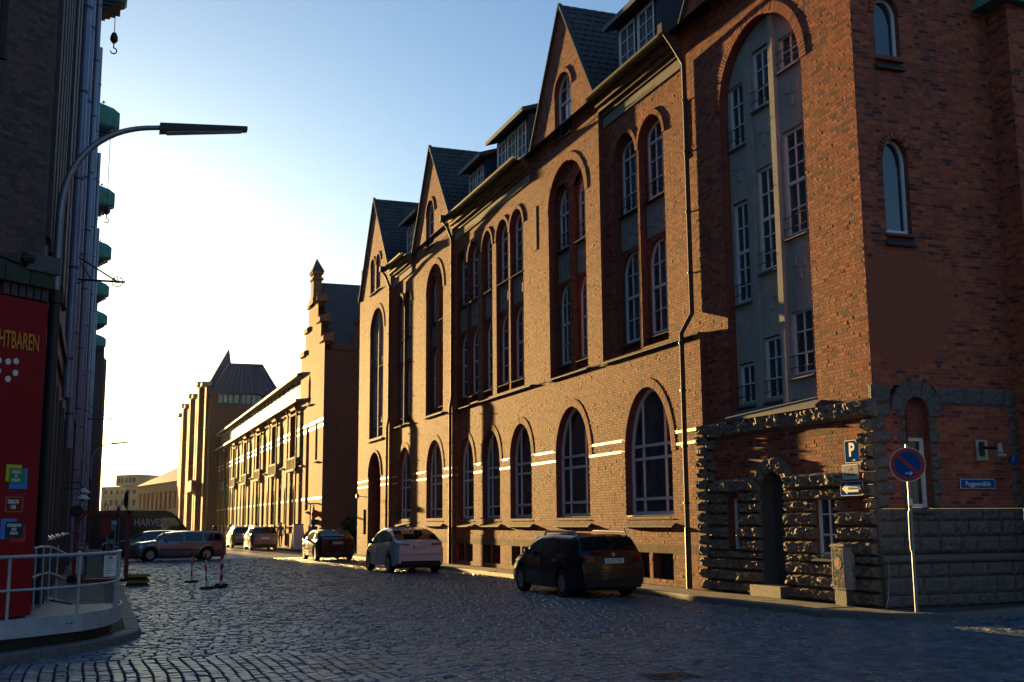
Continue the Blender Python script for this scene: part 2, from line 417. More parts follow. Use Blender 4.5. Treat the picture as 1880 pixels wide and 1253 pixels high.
def window(parent, fr, h, n, cols=2, rows=3, trans=(), mull=(), fw=.07, bw=.028, m='frame', sill=True, rail=False, glass='glass', extra_v=()):
    """window (frame and glazing bars) > pane, sill, guard_rail"""
    b = MB(fr); o = h.outline(12); i_ = h.outline(12, fw); k = len(o); d = .07
    pts = [(u, n, v) for u, v in o] + [(u, n, v) for u, v in i_] + [(u, n + d, v) for u, v in i_]
    fs = []
    for j in range(k):
        j2 = (j + 1) % k; fs += [(j, j2, k + j2, k + j), (k + j, k + j2, 2 * k + j2, 2 * k + j)]
    b.add(pts, fs)
    def vbar(u, w, va=h.v0 + fw, nn=0.): b.box(u - w / 2, u + w / 2, n + .012 + nn, n + .055, va, min(h.top(u - w / 2), h.top(u + w / 2)) - .03)
    def hbar(v, w, nn=0.):
        sp = h.span(min(v + w / 2, h.vt - .02)) or (h.u0, h.u1); b.box(sp[0] + .03, sp[1] - .03, n + .010 + nn, n + .057, v - w / 2, v + w / 2)
    for f in mull: vbar(h.u0 + f * (h.u1 - h.u0), .065, nn=-.004)
    for j in range(1, cols): vbar(h.u0 + fw + j * (h.u1 - h.u0 - 2 * fw) / cols, bw)
    for v in trans: hbar(v, .075, nn=-.008)
    edges = [h.v0] + list(trans) + [h.vt]
    if rows > 1:
        H = (h.vt - h.v0) / rows
        for a, e in zip(edges[:-1], edges[1:]):
            q = max(1, int(round((e - a) / H)))
            for j in range(1, q): hbar(a + (e - a) * j / q, bw)
    w = b.build('window', M[m], parent)
    MB(fr).poly([(u, n + .045, v) for u, v in i_]).build('pane', M[glass], w)
    if sill: MB(fr).wedge(h.u0 - .03, h.u1 + .03, n - .22, n + .02, h.v0 - .12, h.v0 - .10, h.v0 - .004).build('sill', M['sill'], w)
    if rail:
        r = MB(fr)
        for dv in (.16, .42): r.tube([(h.u0 - .05, n - .10, h.v0 + dv), (h.u1 + .05, n - .10, h.v0 + dv)], .011, 5)
        for f in (.2, .5, .8): u = h.u0 + f * (h.u1 - h.u0); r.tube([(u, n - .10, h.v0 + .16), (u, n - .10, h.v0 + .42)], .008, 5)
        r.build('guard_rail', M['iron'], w)
    return w

# ================================================================== MAIN BUILDING
XT, XB, XD, XG = 14.05, 13.90, 13.74, 13.58      # the four wall planes, stepping back towards the corner
YC = 18.14
def street(X): return FR((X, 0, 0), (0, 1, 0), (1, 0, 0))
FT, FB, FD, FG = street(XT), street(XB), street(XD), street(XG)
FS = FR((0, YC, 0), (1, 0, 0), (0, 1, 0))
main = thing('brick_office_building', (XT, YC, .12), 'long gabled red brick building with tall arched windows along the right side of the street', 'building')
PZ = .12
# --- holes
W1, W2 = Hole(26.14, 28.90, 1.92, 3.55, 5.36), Hole(31.40, 34.05, 1.92, 3.75, 5.34)
W3, W4, W5 = Hole(36.23, 38.39, 1.92, 3.95, 5.19), Hole(39.49, 41.52, 1.92, 3.95, 5.18), Hole(42.60, 44.60, 1.92, 3.95, 5.16)
W6, W7 = Hole(46.36, 48.89, 1.95, 3.95, 5.34), Hole(51.49, 54.0, 1.95, 3.95, 5.35)
GROUND = [(FB, W1), (FB, W2), (FB, W3), (FB, W4), (FB, W5), (FD, W6), (FD, W7)]
BASE = [Hole(a, b, .26, .93, .93) for a, b in [(26.22, 27.36), (27.57, 28.7), (31.5, 32.5), (32.75, 33.8), (36.40, 37.25), (37.42, 38.3), (39.52, 40.38), (40.62, 41.5), (42.75, 43.6), (43.8, 44.6)]]
BASED = [Hole(a, b, .26, .93, .93) for a, b in [(46.5, 47.5), (47.8, 48.8), (51.6, 52.6), (52.9, 53.9)]]
CUP = [Hole(a, b, 6.52, 12.35, 13.04) for a, b in [(36.86, 38.24), (38.40, 39.78), (40.25, 41.45), (41.98, 43.30), (43.46, 44.72)]]
BUP = [Hole(26.45, 27.95, 6.55, 12.25, 13.0), Hole(28.12, 29.62, 6.55, 12.25, 13.0)]
G2 = Hole(31.35, 34.42, 6.45, 12.0, 13.4); G2A = Hole(32.32, 33.72, 14.35, 15.85, 16.5)
G3 = Hole(46.34, 49.05, 6.50, 11.9, 13.2); G3A = Hole(47.8, 49.1, 14.25, 15.7, 16.35)
DUP = [Hole(51.70, 52.93, 6.50, 12.25, 12.88), Hole(53.05, 54.30, 6.50, 12.25, 12.88)]
G4 = Hole(56.6, 59.65, 6.2, 11.8, 13.08); G4A = [Hole(57.45, 58.40, 14.1, 15.55, 16.0), Hole(58.75, 59.75, 14.1, 15.55, 16.0)]
DOOR = Hole(56.9, 59.75, .12, 4.2, 5.44)
GIANT = Hole(19.95, 23.38, 4.12, 11.75, 13.45)
# --- walls
def gab(Y0, Ya, Y1, ze, za):
    def f(v):
        if v < ze: return [(Y0, Y1)]
        t = (v - ze) / (za - ze); return [(Y0 + (Ya - Y0) * t, Y1 + (Ya - Y1) * t)]
    return f
g2f = gab(30.25, 33.1, 36.05, 14.4, 18.8); g3f = gab(45.0, 48.45, 51.4, 14.4, 18.8); g4f = gab(55.2, 59.0, 62.3, 14.3, 19.2); tf = gab(YC, 21.55, 25.3, 14.55, 19.6)
def rB(v):
    if v < 6.42: iv = [(24.5, 45.0)]
    elif v < 14.0: iv = [(30.25, 45.0)]
    elif v < 14.4: iv = [(30.25, 36.05)]
    else: iv = g2f(v)
    return cut(iv, [h for f, h in GROUND if f is FB] + BASE + CUP + [G2, G2A], v)
def rB2(v): return cut([(24.6, 30.35)], BUP, v)
def rD(v):
    iv = [(45.0, 55.2)] if v < 14.0 else ([(45.0, 51.4)] if v < 14.4 else g3f(v))
    return cut(iv, [W6, W7, G3, G3A] + DUP + BASED, v)
def rG(v): return cut(g4f(v) if v > 14.3 else [(55.2, 62.3)], [G4, DOOR, Hole(60.1, 60.8, 1.2, 2.5, 2.5)] + G4A, v)
SLITS = [Hole(25.45, 25.75, 11.05, 12.6, 12.6)]
def rT(v): return cut(tf(v), [GIANT] + ([] if v < 14.5 else []), v)
brick_wall(main, FB, PZ, 18.8, rB, 1)
brick_wall(main, FB.off(.18), 6.3, 14.0, rB2, 2)
brick_wall(main, FD, PZ, 18.8, rD, 3)
brick_wall(main, FG, PZ, 19.2, rG, 4)
brick_wall(main, FT, 4.10, 19.6, rT, 5)
# south face of the tower (side street), with its three slim windows
SW = [Hole(14.62, 15.24, 11.18, 12.1, 12.5), Hole(14.62, 15.24, 7.46, 8.95, 9.42)]
brick_wall(main, FS, 4.35, 19.0, lambda v: cut([(XT + .001, 17.55)], SW, v), 6, singles=((14.9, YC, 5.9), 300))
# return faces of the steps
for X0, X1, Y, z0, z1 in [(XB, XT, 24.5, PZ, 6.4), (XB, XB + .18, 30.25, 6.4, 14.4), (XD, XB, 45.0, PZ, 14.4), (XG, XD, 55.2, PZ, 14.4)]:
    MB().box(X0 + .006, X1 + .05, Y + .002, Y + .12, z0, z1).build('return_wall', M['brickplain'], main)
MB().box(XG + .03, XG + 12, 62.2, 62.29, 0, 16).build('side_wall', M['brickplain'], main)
MB().box(XB - .02, XB + .3, 24.55, 45.0, 6.36, 6.40).box(XD - .02, XD + .3, 51.4, 55.2, 6.36, 6.40).build('shelf_wall', M['sill'], main)
# reveals + backs
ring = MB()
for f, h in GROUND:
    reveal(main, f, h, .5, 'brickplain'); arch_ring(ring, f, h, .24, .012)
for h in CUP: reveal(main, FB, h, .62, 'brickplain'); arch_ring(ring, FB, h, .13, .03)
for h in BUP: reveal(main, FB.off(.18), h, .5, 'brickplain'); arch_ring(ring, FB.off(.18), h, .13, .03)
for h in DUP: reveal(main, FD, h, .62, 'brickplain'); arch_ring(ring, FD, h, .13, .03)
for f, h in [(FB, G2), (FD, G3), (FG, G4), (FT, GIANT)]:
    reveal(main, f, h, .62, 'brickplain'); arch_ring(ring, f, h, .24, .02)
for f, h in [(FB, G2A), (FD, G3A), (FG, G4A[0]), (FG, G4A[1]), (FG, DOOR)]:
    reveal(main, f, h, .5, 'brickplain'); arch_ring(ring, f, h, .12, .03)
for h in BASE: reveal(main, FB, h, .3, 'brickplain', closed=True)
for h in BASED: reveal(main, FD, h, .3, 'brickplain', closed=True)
ring.build('arch_bricks', M['brick'], main, kind='stuff')
# --- ground floor windows: three lights, double transom, low rail
for f, h in GROUND:
    window(main, f, h, .20, cols=1, rows=1, mull=(.27, .74), trans=(2.36, 3.45, 3.80), fw=.10)
    b = MB(f); k = int((h.u1 - h.u0) / .26)      # sloped sill of slates, each slate its own
    s0 = MB(f).wedge(h.u0 - .08, h.u1 + .08, -.08, .20, h.v0 - .34, h.v0 - .30, h.v0 - .02).build('sloped_sill', M['brickplain'], main)
    for r_ in range(2):
        for i in range(k):
            u = h.u0 - .10 + i * (h.u1 - h.u0 + .2) / k; w = (h.u1 - h.u0 + .2) / k - .012; a, e = (-.12 + .17 * r_), (.07 + .17 * r_)
            va = h.v0 - .30 + .145 * r_
            MB(f).hexa([(u, a, va - .018), (u + w, a, va - .018), (u + w, e, va + .13), (u, e, va + .13), (u, a, va + .006), (u + w, a, va + .006), (u + w, e, va + .15), (u, e, va + .15)]).build('slate', M['slate'], s0)
for f, L in ((FB, BASE), (FD, BASED)):
    for h in L:
        g = MB(f)
        w = MB(f).box(h.u0, h.u1, .26, .30, h.v0, h.vt).build('basement_window', M['glass'], main)
        for i in range(1, 8): g.box(h.u0 + i * (h.u1 - h.u0) / 8 - .008, h.u0 + i * (h.u1 - h.u0) / 8 + .008, .20, .216, h.v0, h.vt)
        g.build('grille', M['iron'], w)
# lintel course over the basement windows and the two bands of white glazed brick
def band(f, a, e, v0, v1, n0, m, name, holes=(), L=.25):
    g = []
    for x0, x1 in cut([(a, e)], holes, (v0 + v1) / 2):
        u = x0
        while u < x1 - .02: g.append((u, min(u + L - .008, x1), v0, v1)); u += L
    W = rect_bricks(f.off(n0), g, 3, .0012, .02)
    off = ORG[main.name]; link(name, brick_mesh(name, W, off), M[m], main, kind='stuff')
gh = [h for _, h in GROUND]
for v in (3.66, 3.97):
    band(FB, 24.52, 45.0, v, v + .075, -.008, 'brickwhite', 'white_brick_band', [W1, W2, W3, W4, W5])
    band(FD, 45.0, 55.2, v, v + .075, -.008, 'brickwhite', 'white_brick_band', [W6, W7])
    band(FG, 55.2, 62.3, v, v + .075, -.008, 'brickwhite', 'white_brick_band', [DOOR])
band(FB, 24.52, 45.0, .94, 1.16, -.003, 'lintel', 'stone_lintel_course', L=.5)
band(FD, 45.0, 55.2, .94, 1.16, -.003, 'lintel', 'stone_lintel_course', L=.5)
# --- long sloped ledges under the tall recesses
def ledge(f, a, e, v=6.42, n1=.3, out=.06):
    s0 = MB(f).wedge(a, e, -out, n1, v - .10, v - .07, v + .12).build('ledge', M['sill'], main)
    k = int((e - a) / .3)
    for i in range(k):
        u = a + i * (e - a) / k; w = (e - a) / k - .014
        MB(f).hexa([(u, -out - .04, v - .06), (u + w, -out - .04, v - .06), (u + w, n1, v + .13), (u, n1, v + .13), (u, -out - .04, v - .035), (u + w, -out - .04, v - .035), (u + w, n1, v + .155), (u, n1, v + .155)]).build('slate', M['slate'], s0)
ledge(FB, 24.75, 30.2, 6.38, .68); ledge(FB, 31.25, 34.52, 6.40); ledge(FB, 36.1, 44.95, 6.43); ledge(FD, 46.25, 49.15, 6.45); ledge(FD, 51.5, 54.5, 6.45); ledge(FG, 56.5, 59.75, 6.1)
# --- tall double-storey recesses: lower arched window, stone spandrel, upper arched window
def tall(f, h, n, style=3, upper=(10.72, 12.5, None), lower=(6.86, 8.85, 9.48), back=True):
    """inside a recess h; the windows stand at depth n"""
    u0, u1 = h.u0 + .10, h.u1 - .10
    bk = MB(f)
    lo = Hole(u0, u1, lower[0], lower[1], lower[2]); up = Hole(u0, u1, upper[0], upper[1], upper[2] or h.vt - .12)
    rects, strips = brick_rects(lambda v: cut([(h.u0 - .0, h.u1 + .0)] if v < h.vs else [h.span(v) or (0, 0)], [lo, up] + [Hole(u0, u1, 9.62, 10.55, 10.55)], v), h.v0, h.vt - .02, 9)
    off = ORG[main.name]
    link('brickwork', brick_mesh('brickwork', rect_bricks(f.off(n - .07), rects, 5), off), M['brick'], main, kind='stuff')
    MB(f).box(h.u0, h.u1, n + .14, n + .2, h.v0, h.vt - .01).build('recess_back', M['mortar_dark'], main)
    for q in (lo, up): reveal(main, f.off(n - .07), q, .09, 'brickplain')
    window(main, f, lo, n, cols=style, rows=4, trans=(lower[0] + (lower[2] - lower[0]) * .5,), fw=.07)
    window(main, f, up, n, cols=style, rows=4, trans=(up.vs - .15,), fw=.07, rail=True)
    sp = MB(f).box(u0 - .02, u1 + .02, n - .09, n + .02, 9.60, 10.56).build('spandrel', M['spandrel'], main)
    w = (u1 - u0) / 7
    for j in range(3): MB(f).box(u0 + w * (1 + 2 * j), u0 + w * (2 + 2 * j), n - .12, n - .085, 9.90 + .12 * (j % 2), 10.24 + .1 * (j % 2)).build('relief_panel', M['spandrel'], sp)
    a2 = MB(f.off(n - .07)); arch_ring(a2, f.off(n - .07), lo, .10, .02); a2.build('arch_bricks', M['brick'], main, kind='stuff')
for h in CUP: tall(FB, h, .20, 2)
for h in BUP: tall(FB.off(.18), h, .26, 3)
for h in DUP: tall(FD, h, .20, 2)
def twin(f, h, n):
    c = (h.u0 + h.u1) / 2
    MB(f).box(h.u0, h.u1, n + .2, n + .26, h.v0, h.vt - .01).build('recess_back', M['mortar_dark'], main)
    for a, e in ((h.u0 + .1, c - .16), (c + .16, h.u1 - .1)):
        q = Hole(a, e, h.v0 + .02, 12.1, 12.85); tall(f, q, n, 3, upper=(10.72, 12.05, 12.72))
    rects, _ = brick_rects(lambda v: cut([h.span(v) or (0, 0)], [Hole(h.u0 + .1, c - .16, 0, 12.1, 12.85), Hole(c + .16, h.u1 - .1, 0, 12.1, 12.85)], v), h.v0, h.vt - .02, 4)
    link('brickwork', brick_mesh('brickwork', rect_bricks(f.off(n - .20), rects, 6), ORG[main.name]), M['brick'], main, kind='stuff')
    MB(f).box(c - .15, c + .15, n - .185, n + .1, h.v0, 12.6).build('pier_core', M['brickplain'], main)
twin(FB, G2, .36); twin(FD, G3, .34)
# gable 4: tall stone-filled recess
def stonefill(f, h, n, wins, mulls, mproud, cols=2):
    k = h.outline(20)
    MB(f).prism([(u, n, v) for u, v in k], (0, .15, 0)) if False else None
    rects, strips = brick_rects(lambda v: cut([h.span(v)] if h.span(v) else [], wins, v), h.v0, h.vt - .01, 1)
    s = np.array(strips); P = np.zeros((len(s), 4, 3))
    for q, (a, e) in enumerate([(0, 2), (1, 2), (1, 3), (0, 3)]): P[:, q, 0] = s[:, a]; P[:, q, 2] = s[:, e]; P[:, q, 1] = n
    pl = link('rendered_infill', fast_mesh('rendered_infill', f(P).reshape(-1, 3) - ORG[main.name], np.arange(len(s) * 4).reshape(-1, 4)), M['stone'], main); ORG[pl.name] = ORG[main.name]
    for w in wins:
        reveal(main, f, w, n + .11, 'stone', n0=n, closed=True)
        window(main, f, w, n + .05, cols=cols, rows=max(2, int((w.vt - w.v0) / .42)), trans=((w.v0 + w.vt) / 2,) if w.vt - w.v0 > 1.8 else (), fw=.06, sill=False, rail=True)
        MB(f).wedge(w.u0 - .05, w.u1 + .05, n - .09, n + .05, w.v0 - .09, w.v0 - .07, w.v0).build('window_ledge', M['lead'], main)
    for (a, e, top, pr) in mulls: MB(f).box(a, e, pr, n + .01, h.v0 + .05, top).build('mullion', M['stone'], main)
    return pl
gw = [Hole(22.78, 23.38 - .03, 10.86, 12.0, 12.0)] 
K_ = lambda z: round((z - 1.75) * .988 + 1.75, 3)
TW = [Hole(22.66, 23.30, K_(a), K_(b), K_(b)) for a, b in ((4.50, 5.45), (6.96, 9.42), (10.86, 12.45))] + \
     [Hole(21.50, 22.20, K_(a), K_(b), K_(b)) for a, b in ((4.50, 5.92), (7.52, 9.98), (11.5, 12.92))] + \
     [Hole(20.30, 21.08, K_(a), K_(b), K_(b)) for a, b in ((4.92, 6.36), (8.08, 10.52), (12.05, 12.84))]
pl = stonefill(FT, GIANT, .22, TW, [(22.28, 22.50, 13.1, .17), (21.18, 21.38, 13.38, .12)], .1, cols=2)
for (a, v) in ((22.68, 6.0), (22.68, 9.85), (21.54, 6.5), (21.54, 10.4), (20.36, 6.95), (20.36, 10.95)):     # small raised squares in the render
    for (du, dv) in ((.05, .28), (.40, .34), (.22, .02)): MB(FT).box(a + du, a + du + .15, .195, .23, v + dv, v + dv + .2).build('relief_panel', M['stone'], pl)
MB(FT).wedge(19.80, 23.5, -.16, .22, 4.06, 4.12, 4.36).build('lead_sill', M['lead'], main)
stonefill(FG, G4, .2, [Hole(57.0, 57.9, a, b, b) for a, b in ((6.8, 9.2), (10.0, 12.0))] + [Hole(58.4, 59.3, a, b, b) for a, b in ((6.8, 9.2), (10.0, 12.0))], [(58.05, 58.22, 12.9, .1)], .1)
# gable windows
window(main, FB, G2A, .16, cols=2, rows=4, trans=(15.55,), rail=True); window(main, FD, G3A, .14, cols=2, rows=4, trans=(15.4,), rail=True)
for h in G4A: window(main, FG, h, .12, cols=1, rows=2, fw=.06)
# shaped entrance in the far gable
MB(FG).box(56.8, 59.9, .7, .74, .12, 5.5).build('porch_back', M['mortar_dark'], main)
d = MB(FG).box(57.6, 59.2, .62, .70, .12, 2.5).build('door', M['frame_dark'], main)
MB(FG).box(60.1, 60.8, .1, .14, 1.2, 2.5).build('notice_case', M['frame_dark'], main)
for f, a, v0, v1 in ((FB, 35.5, 11.05, 12.6),):
    MB(f).box(a, a + .3, -.02, .01, v0, v1).build('slit_panel', M['brickplain'], main)
MB(FT).box(25.0, 25.25, -.02, .01, 11.05, 12.6).build('slit_panel', M['brickplain'], main)
# --- eaves, gutters, roofs
def eaves(f, a, e, z=14.45, stone=True):
    if stone: MB(f).box(a + .02, e - .02, -.05, .05, z - .82, z - .52).build('stone_band', M['spandrel'], main)
    cn = MB(f)
    for i, (o, dz) in enumerate([(.10, -.48), (.20, -.34), (.30, -.20)]): cn.box(a, e, -o, .2, z + dz, z + dz + .12)
    cn.build('cornice', M['wood'], main)
    gt = MB(f); pts = [(0, -.34 - .15 + .15 * math.cos(t), z + .10 - .14 * math.sin(t)) for t in np.linspace(math.pi, 0, 8)]
    g2 = [(p[0], p[1] + .0, p[2]) for p in pts]
    gt.add([(a, p[1], p[2]) for p in g2] + [(e, p[1], p[2]) for p in g2], [(i, i + 1, 9 + i - 0, 8 + i) for i in range(7)])
    gt.tube([(a, -.49, z + .11), (e, -.49, z + .11)], .018, 6)
    gt.build('gutter', M['zinc'], main)
    MB(f).box(a, e, -.34, .1, z - .08, z + .06).build('eaves_board', M['wood'], main)
eaves(FB.off(.18), 25.2, 30.2, 14.45); eaves(FB, 36.1, 45.0, 14.45); eaves(FD, 51.45, 55.2, 14.45)
def tiles(parent, p00, pu, pv, nu, nv, lap=.03, th=.025, name='roof_tile', m='slate', clip=None):
    """rows of tiles on the slope p00 + i*pu + j*pv, each tile an object sharing one mesh"""
    p00, pu, pv = map(np.array, (p00, pu, pv)); nrm = np.cross(pu, pv); nrm = nrm / np.linalg.norm(nrm)
    if nrm[2] < 0: nrm = -nrm
    a = pu * .97; c = pv * 1.12
    V = [(0, 0, 0), a, a + c, c]; top0 = [np.array(q, float) + nrm * (th * 1.8 if i < 2 else th * .5) for i, q in enumerate(V)]; bot = [np.array(q, float) - nrm * .002 + (nrm * th * .8 if i < 2 else 0) for i, q in enumerate(V)]
    mid = [(top0[0] + top0[1]) / 2 + nrm * .022, (top0[2] + top0[3]) / 2 + nrm * .022]
    me = bpy.data.meshes.new(name)
    vv = bot + top0 + mid
    me.from_pydata([tuple(np.array(q, float)) for q in vv], [], [(0, 3, 2, 1), (4, 8, 9, 7), (8, 5, 6, 9), (0, 1, 5, 8, 4), (1, 2, 6, 5), (3, 0, 4, 7), (2, 3, 7, 9, 6)])
    me.materials.append(M[m]); off = ORG.get(parent.name, np.zeros(3)); cnt = 0
    VR = np.array([np.array(q, float) for q in vv]); rest = []
    for j in range(nv):
        for i in range(nu):
            p = p00 + (i + (.5 if j % 2 else 0)) * pu + j * pv
            if clip and not clip(p + (pu + pv) / 2): continue
            if cnt < 300:
                o = bpy.data.objects.new(name, me); COL.objects.link(o); o.parent = parent; o.location = tuple(p - off + nrm * random.random() * .006); cnt += 1
            else: rest.append(VR + p - off)
    if rest:
        V2 = np.concatenate(rest); nn = len(rest); Q = []
        for k in range(nn): Q += [tuple(x + 10 * k for x in q) for q in ((4, 8, 9, 7), (8, 5, 6, 9), (0, 1, 8, 4), (1, 2, 6, 5), (3, 0, 4, 7))]
        link('roof_tiles', fast_mesh('roof_tiles', V2, np.array(Q)), M[m], parent, kind='stuff')
def cross_roof(X, Y0, Ya, Y1, ze, za, L=9., cover=True):
    """the roof running back behind a gable, with verge tiles"""
    base = MB().add([(X + .02, Y0 - .12, ze - .15), (X + .02, Ya, za + .02), (X + .02, Y1 + .12, ze - .15), (X + L, Y0 - .12, ze - .15), (X + L, Ya, za + .02), (X + L, Y1 + .12, ze - .15)], [(0, 1, 4, 3), (1, 2, 5, 4)])
    r = base.build('roof', M['slateplain'], main)
    if cover:
        run = np.array([0, Ya - Y0 + .18, za - ze + .25]); Ls = np.linalg.norm(run); nv = int(Ls / .30); nu = int(5.5 / .27)
        tiles(r, (X - .06, Y0 - .18, ze - .2), (.27, 0, 0), run / nv, nu, nv)
    # verge bricks / coping along the rakes, and ridge tiles
    for (ya, yb) in ((Y0, Ya), (Y1, Ya)):
        s = -1 if ya < yb else 1
        MB().hexa([(X - .09, ya + s * .16, ze - .14), (X + .05, ya + s * .16, ze - .14), (X + .05, yb, za + .10), (X - .09, yb, za + .10),
                   (X - .09, ya + s * .16, ze - .04), (X + .05, ya + s * .16, ze - .04), (X + .05, yb, za + .20), (X - .09, yb, za + .20)]).build('verge', M['slate'], r)
    for i in range(18):
        x = X - .08 + i * .34; MB().tube([(x, Ya, za + .0), (x + .36, Ya, za + .015)], .13, 8).build('ridge_tile', M['slate'], r)
    return r
cross_roof(XB, 30.25, 33.1, 36.05, 14.4, 18.8); cross_roof(XD, 45.0, 48.45, 51.4, 14.4, 18.8); cross_roof(XG, 55.2, 59.0, 62.3, 14.3, 19.2, 12); cross_roof(XT, YC, 21.55, 25.3, 14.55, 19.6, cover=False)
mr = MB().add([(XB - .3, 18.3, 14.5), (XB + 5.2, 18.3, 18.4), (XB + 5.2, 62, 18.4), (XB - .3, 62, 14.5), (XB + 12, 18.3, 13), (XB + 12, 62, 13)], [(0, 1, 2, 3), (1, 4, 5, 2)]).build('roof', M['slateplain'], main)
MB().box(XB + 1.3, XB + 11, 19.2, 62, 3, 12.8).build('core_wall', M['mortar_dark'], main)
def dormer(X, Ya, Yb, zb, zt, nw):
    """flat-fronted dormer clad in dark slate, lean-to roof"""
    dm = MB().hexa([(X, Ya, zb), (X + 4.5, Ya, zb), (X + 4.5, Yb, zb), (X, Yb, zb), (X, Ya, zt), (X + 4.5, Ya, zt + 1.5), (X + 4.5, Yb, zt + 1.5), (X, Yb, zt)]).build('dormer', M['cladding'], main)
    MB().hexa([(X - .38, Ya - .3, zt - .02), (X + 4.6, Ya - .3, zt + 1.62), (X + 4.6, Yb + .3, zt + 1.62), (X - .38, Yb + .3, zt - .02), (X - .38, Ya - .3, zt + .14), (X + 4.6, Ya - .3, zt + 1.8), (X + 4.6, Yb + .3, zt + 1.8), (X - .38, Yb + .3, zt + .14)]).build('dormer_roof', M['slateplain'], dm)
    f = street(X); w = (Yb - Ya - .2) / nw
    for i in range(nw):
        window(main, f, Hole(Ya + .1 + i * w + .08, Ya + .1 + (i + 1) * w - .08, zb + .55, zt - .15, zt - .15), -.04, cols=2, rows=3, fw=.09, sill=False, glass='glass_sky')
dormer(XB + .55, 27.2, 29.9, 14.7, 16.75, 2); dormer(XB + .55, 37.6, 41.2, 14.7, 16.75, 3); dormer(XB + .55, 42.6, 44.9, 14.7, 16.6, 2); dormer(XD + .6, 52.2, 54.9, 14.7, 16.8, 2)
# --- downpipes with their jogs
def downpipe(X, Y, zt=14.4, jog=.3, dy=.0, m='zinc'):
    p = MB(); r = .062
    p.tube([(X - .5, Y, zt), (X - .30, Y, zt - .25), (X - .12 + jog, Y, zt - .8), (X - .12 + jog, Y, 6.95), (X - .16, Y + dy, 6.45), (X - .16, Y + dy, 1.6)], r, 10)
    o = p.build('downpipe', M['zinc'], main, smooth=40)
    q = MB().tube([(X - .16, Y + dy, 1.6), (X - .16, Y + dy, .12)], .075, 10); q.build('standpipe', M['pipedark'], o, smooth=40)
    MB().box(X - .62, X - .40, Y - .12, Y + .12, zt - .05, zt + .22).build('hopper', M['zinc'], o)
    for z in (2.2, 3.6, 5.0, 6.2, 8.0, 9.6, 11.2, 12.6):
        xx = X - .16 if z < 6.4 else X - .12 + jog
        MB().lathe([(.085, -.02), (.085, .02)], (xx, Y + (dy if z < 6.4 else 0), z), seg=10).build('pipe_clip', M['iron'], o)
downpipe(XB, 24.95, 14.4, .18, .18); downpipe(XD, 44.75, 14.4, .04, .0); downpipe(XG, 55.0, 14.4, .04, .0)
MB().tube([(XG - .02, 59.8, 3.15), (XG - .55, 59.6, 3.2)], .02).lathe([(.10, -.07), (.16, 0), (.10, .07)], (XG - .6, 59.6, 3.2), 'x', 10).build('wall_lamp', M['iron'], main)

# ------------------------------------------------------------------ rusticated base of the tower
def rock(fr, u0, u1, v0, v1, proud, seed, parent, m='granite', name='stone_block', back=.03, nu=None, nv=None, rough=1.):
    back = .075
    g = np.random.default_rng(seed); j = .006
    u0 += j; u1 -= j; v0 += j * .8; v1 -= j * .8
    nu = nu or max(5, int((u1 - u0) / .055)); nv = nv or max(5, int((v1 - v0) / .055))
    U = np.linspace(u0, u1, nu + 1); V = np.linspace(v0, v1, nv + 1); G = np.zeros((nu + 1, nv + 1, 3))
    low = g.random((5, 5)); hi = g.random((nu + 1, nv + 1)); mid = g.random((9, 9))
    for i, u in enumerate(U):
        for k, v in enumerate(V):
            a, b = i / nu, k / nv
            def bil(T):
                n = T.shape[0] - 1; x, y = a * n, b * n; x0, y0 = min(int(x), n - 1), min(int(y), n - 1); x -= x0; y -= y0
                return T[x0, y0] * (1 - x) * (1 - y) + T[x0 + 1, y0] * x * (1 - y) + T[x0, y0 + 1] * (1 - x) * y + T[x0 + 1, y0 + 1] * x * y
            edge = min(1, min(a, 1 - a) * (u1 - u0) / .028, min(b, 1 - b) * (v1 - v0) / .028)
            h = proud * (edge * (.38 + rough * (.55 * bil(low) + .5 * bil(mid) + .62 * hi[i, k])))
            e = 0 if edge == 0 else 1
            G[i, k] = (u + e * g.normal(0, .009), -h, v + e * g.normal(0, .009))
    vs = [tuple(G[i, k]) for i in range(nu + 1) for k in range(nv + 1)]
    id_ = lambda i, k: i * (nv + 1) + k
    fs = [(id_(i, k), id_(i + 1, k), id_(i + 1, k + 1), id_(i, k + 1)) for i in range(nu) for k in range(nv)]
    n0 = len(vs)
    rim = [(i, 0) for i in range(nu)] + [(nu, k) for k in range(nv)] + [(i, nv) for i in range(nu, 0, -1)] + [(0, k) for k in range(nv, 0, -1)]
    for (i, k) in rim: p = G[i, k]; vs.append((p[0], back, p[2]))
    L = len(rim)
    for q in range(L): fs.append((id_(*rim[q]), n0 + q, n0 + (q + 1) % L, id_(*rim[(q + 1) % L])))
    MB(fr).add(vs, fs).build(name, M[m], parent)
FP = FT.off(-.02)
DO = Hole(21.22, 22.16, .36, 2.35, 2.80); WL = Hole(23.06, 23.60, 1.10, 2.30, 2.30); WR = Hole(19.38, 20.08, 1.05, 2.28, 2.28)
bw = strip_wall(main, FT.off(-.012), .1, 1.92, lambda v: cut([(YC + .02, 25.05)], [DO, WL, WR], v), 'mortar_dark', .04, 'base_wall')
MB(FT).box(YC + .02, 25.05, -.005, .1, 3.70, 4.12).build('band_bed', M['mortar_dark'], main)
def courses(v0, v1, n): return [(v0 + (v1 - v0) * i / n, v0 + (v1 - v0) * (i + 1) / n) for i in range(n)]
sd = 100
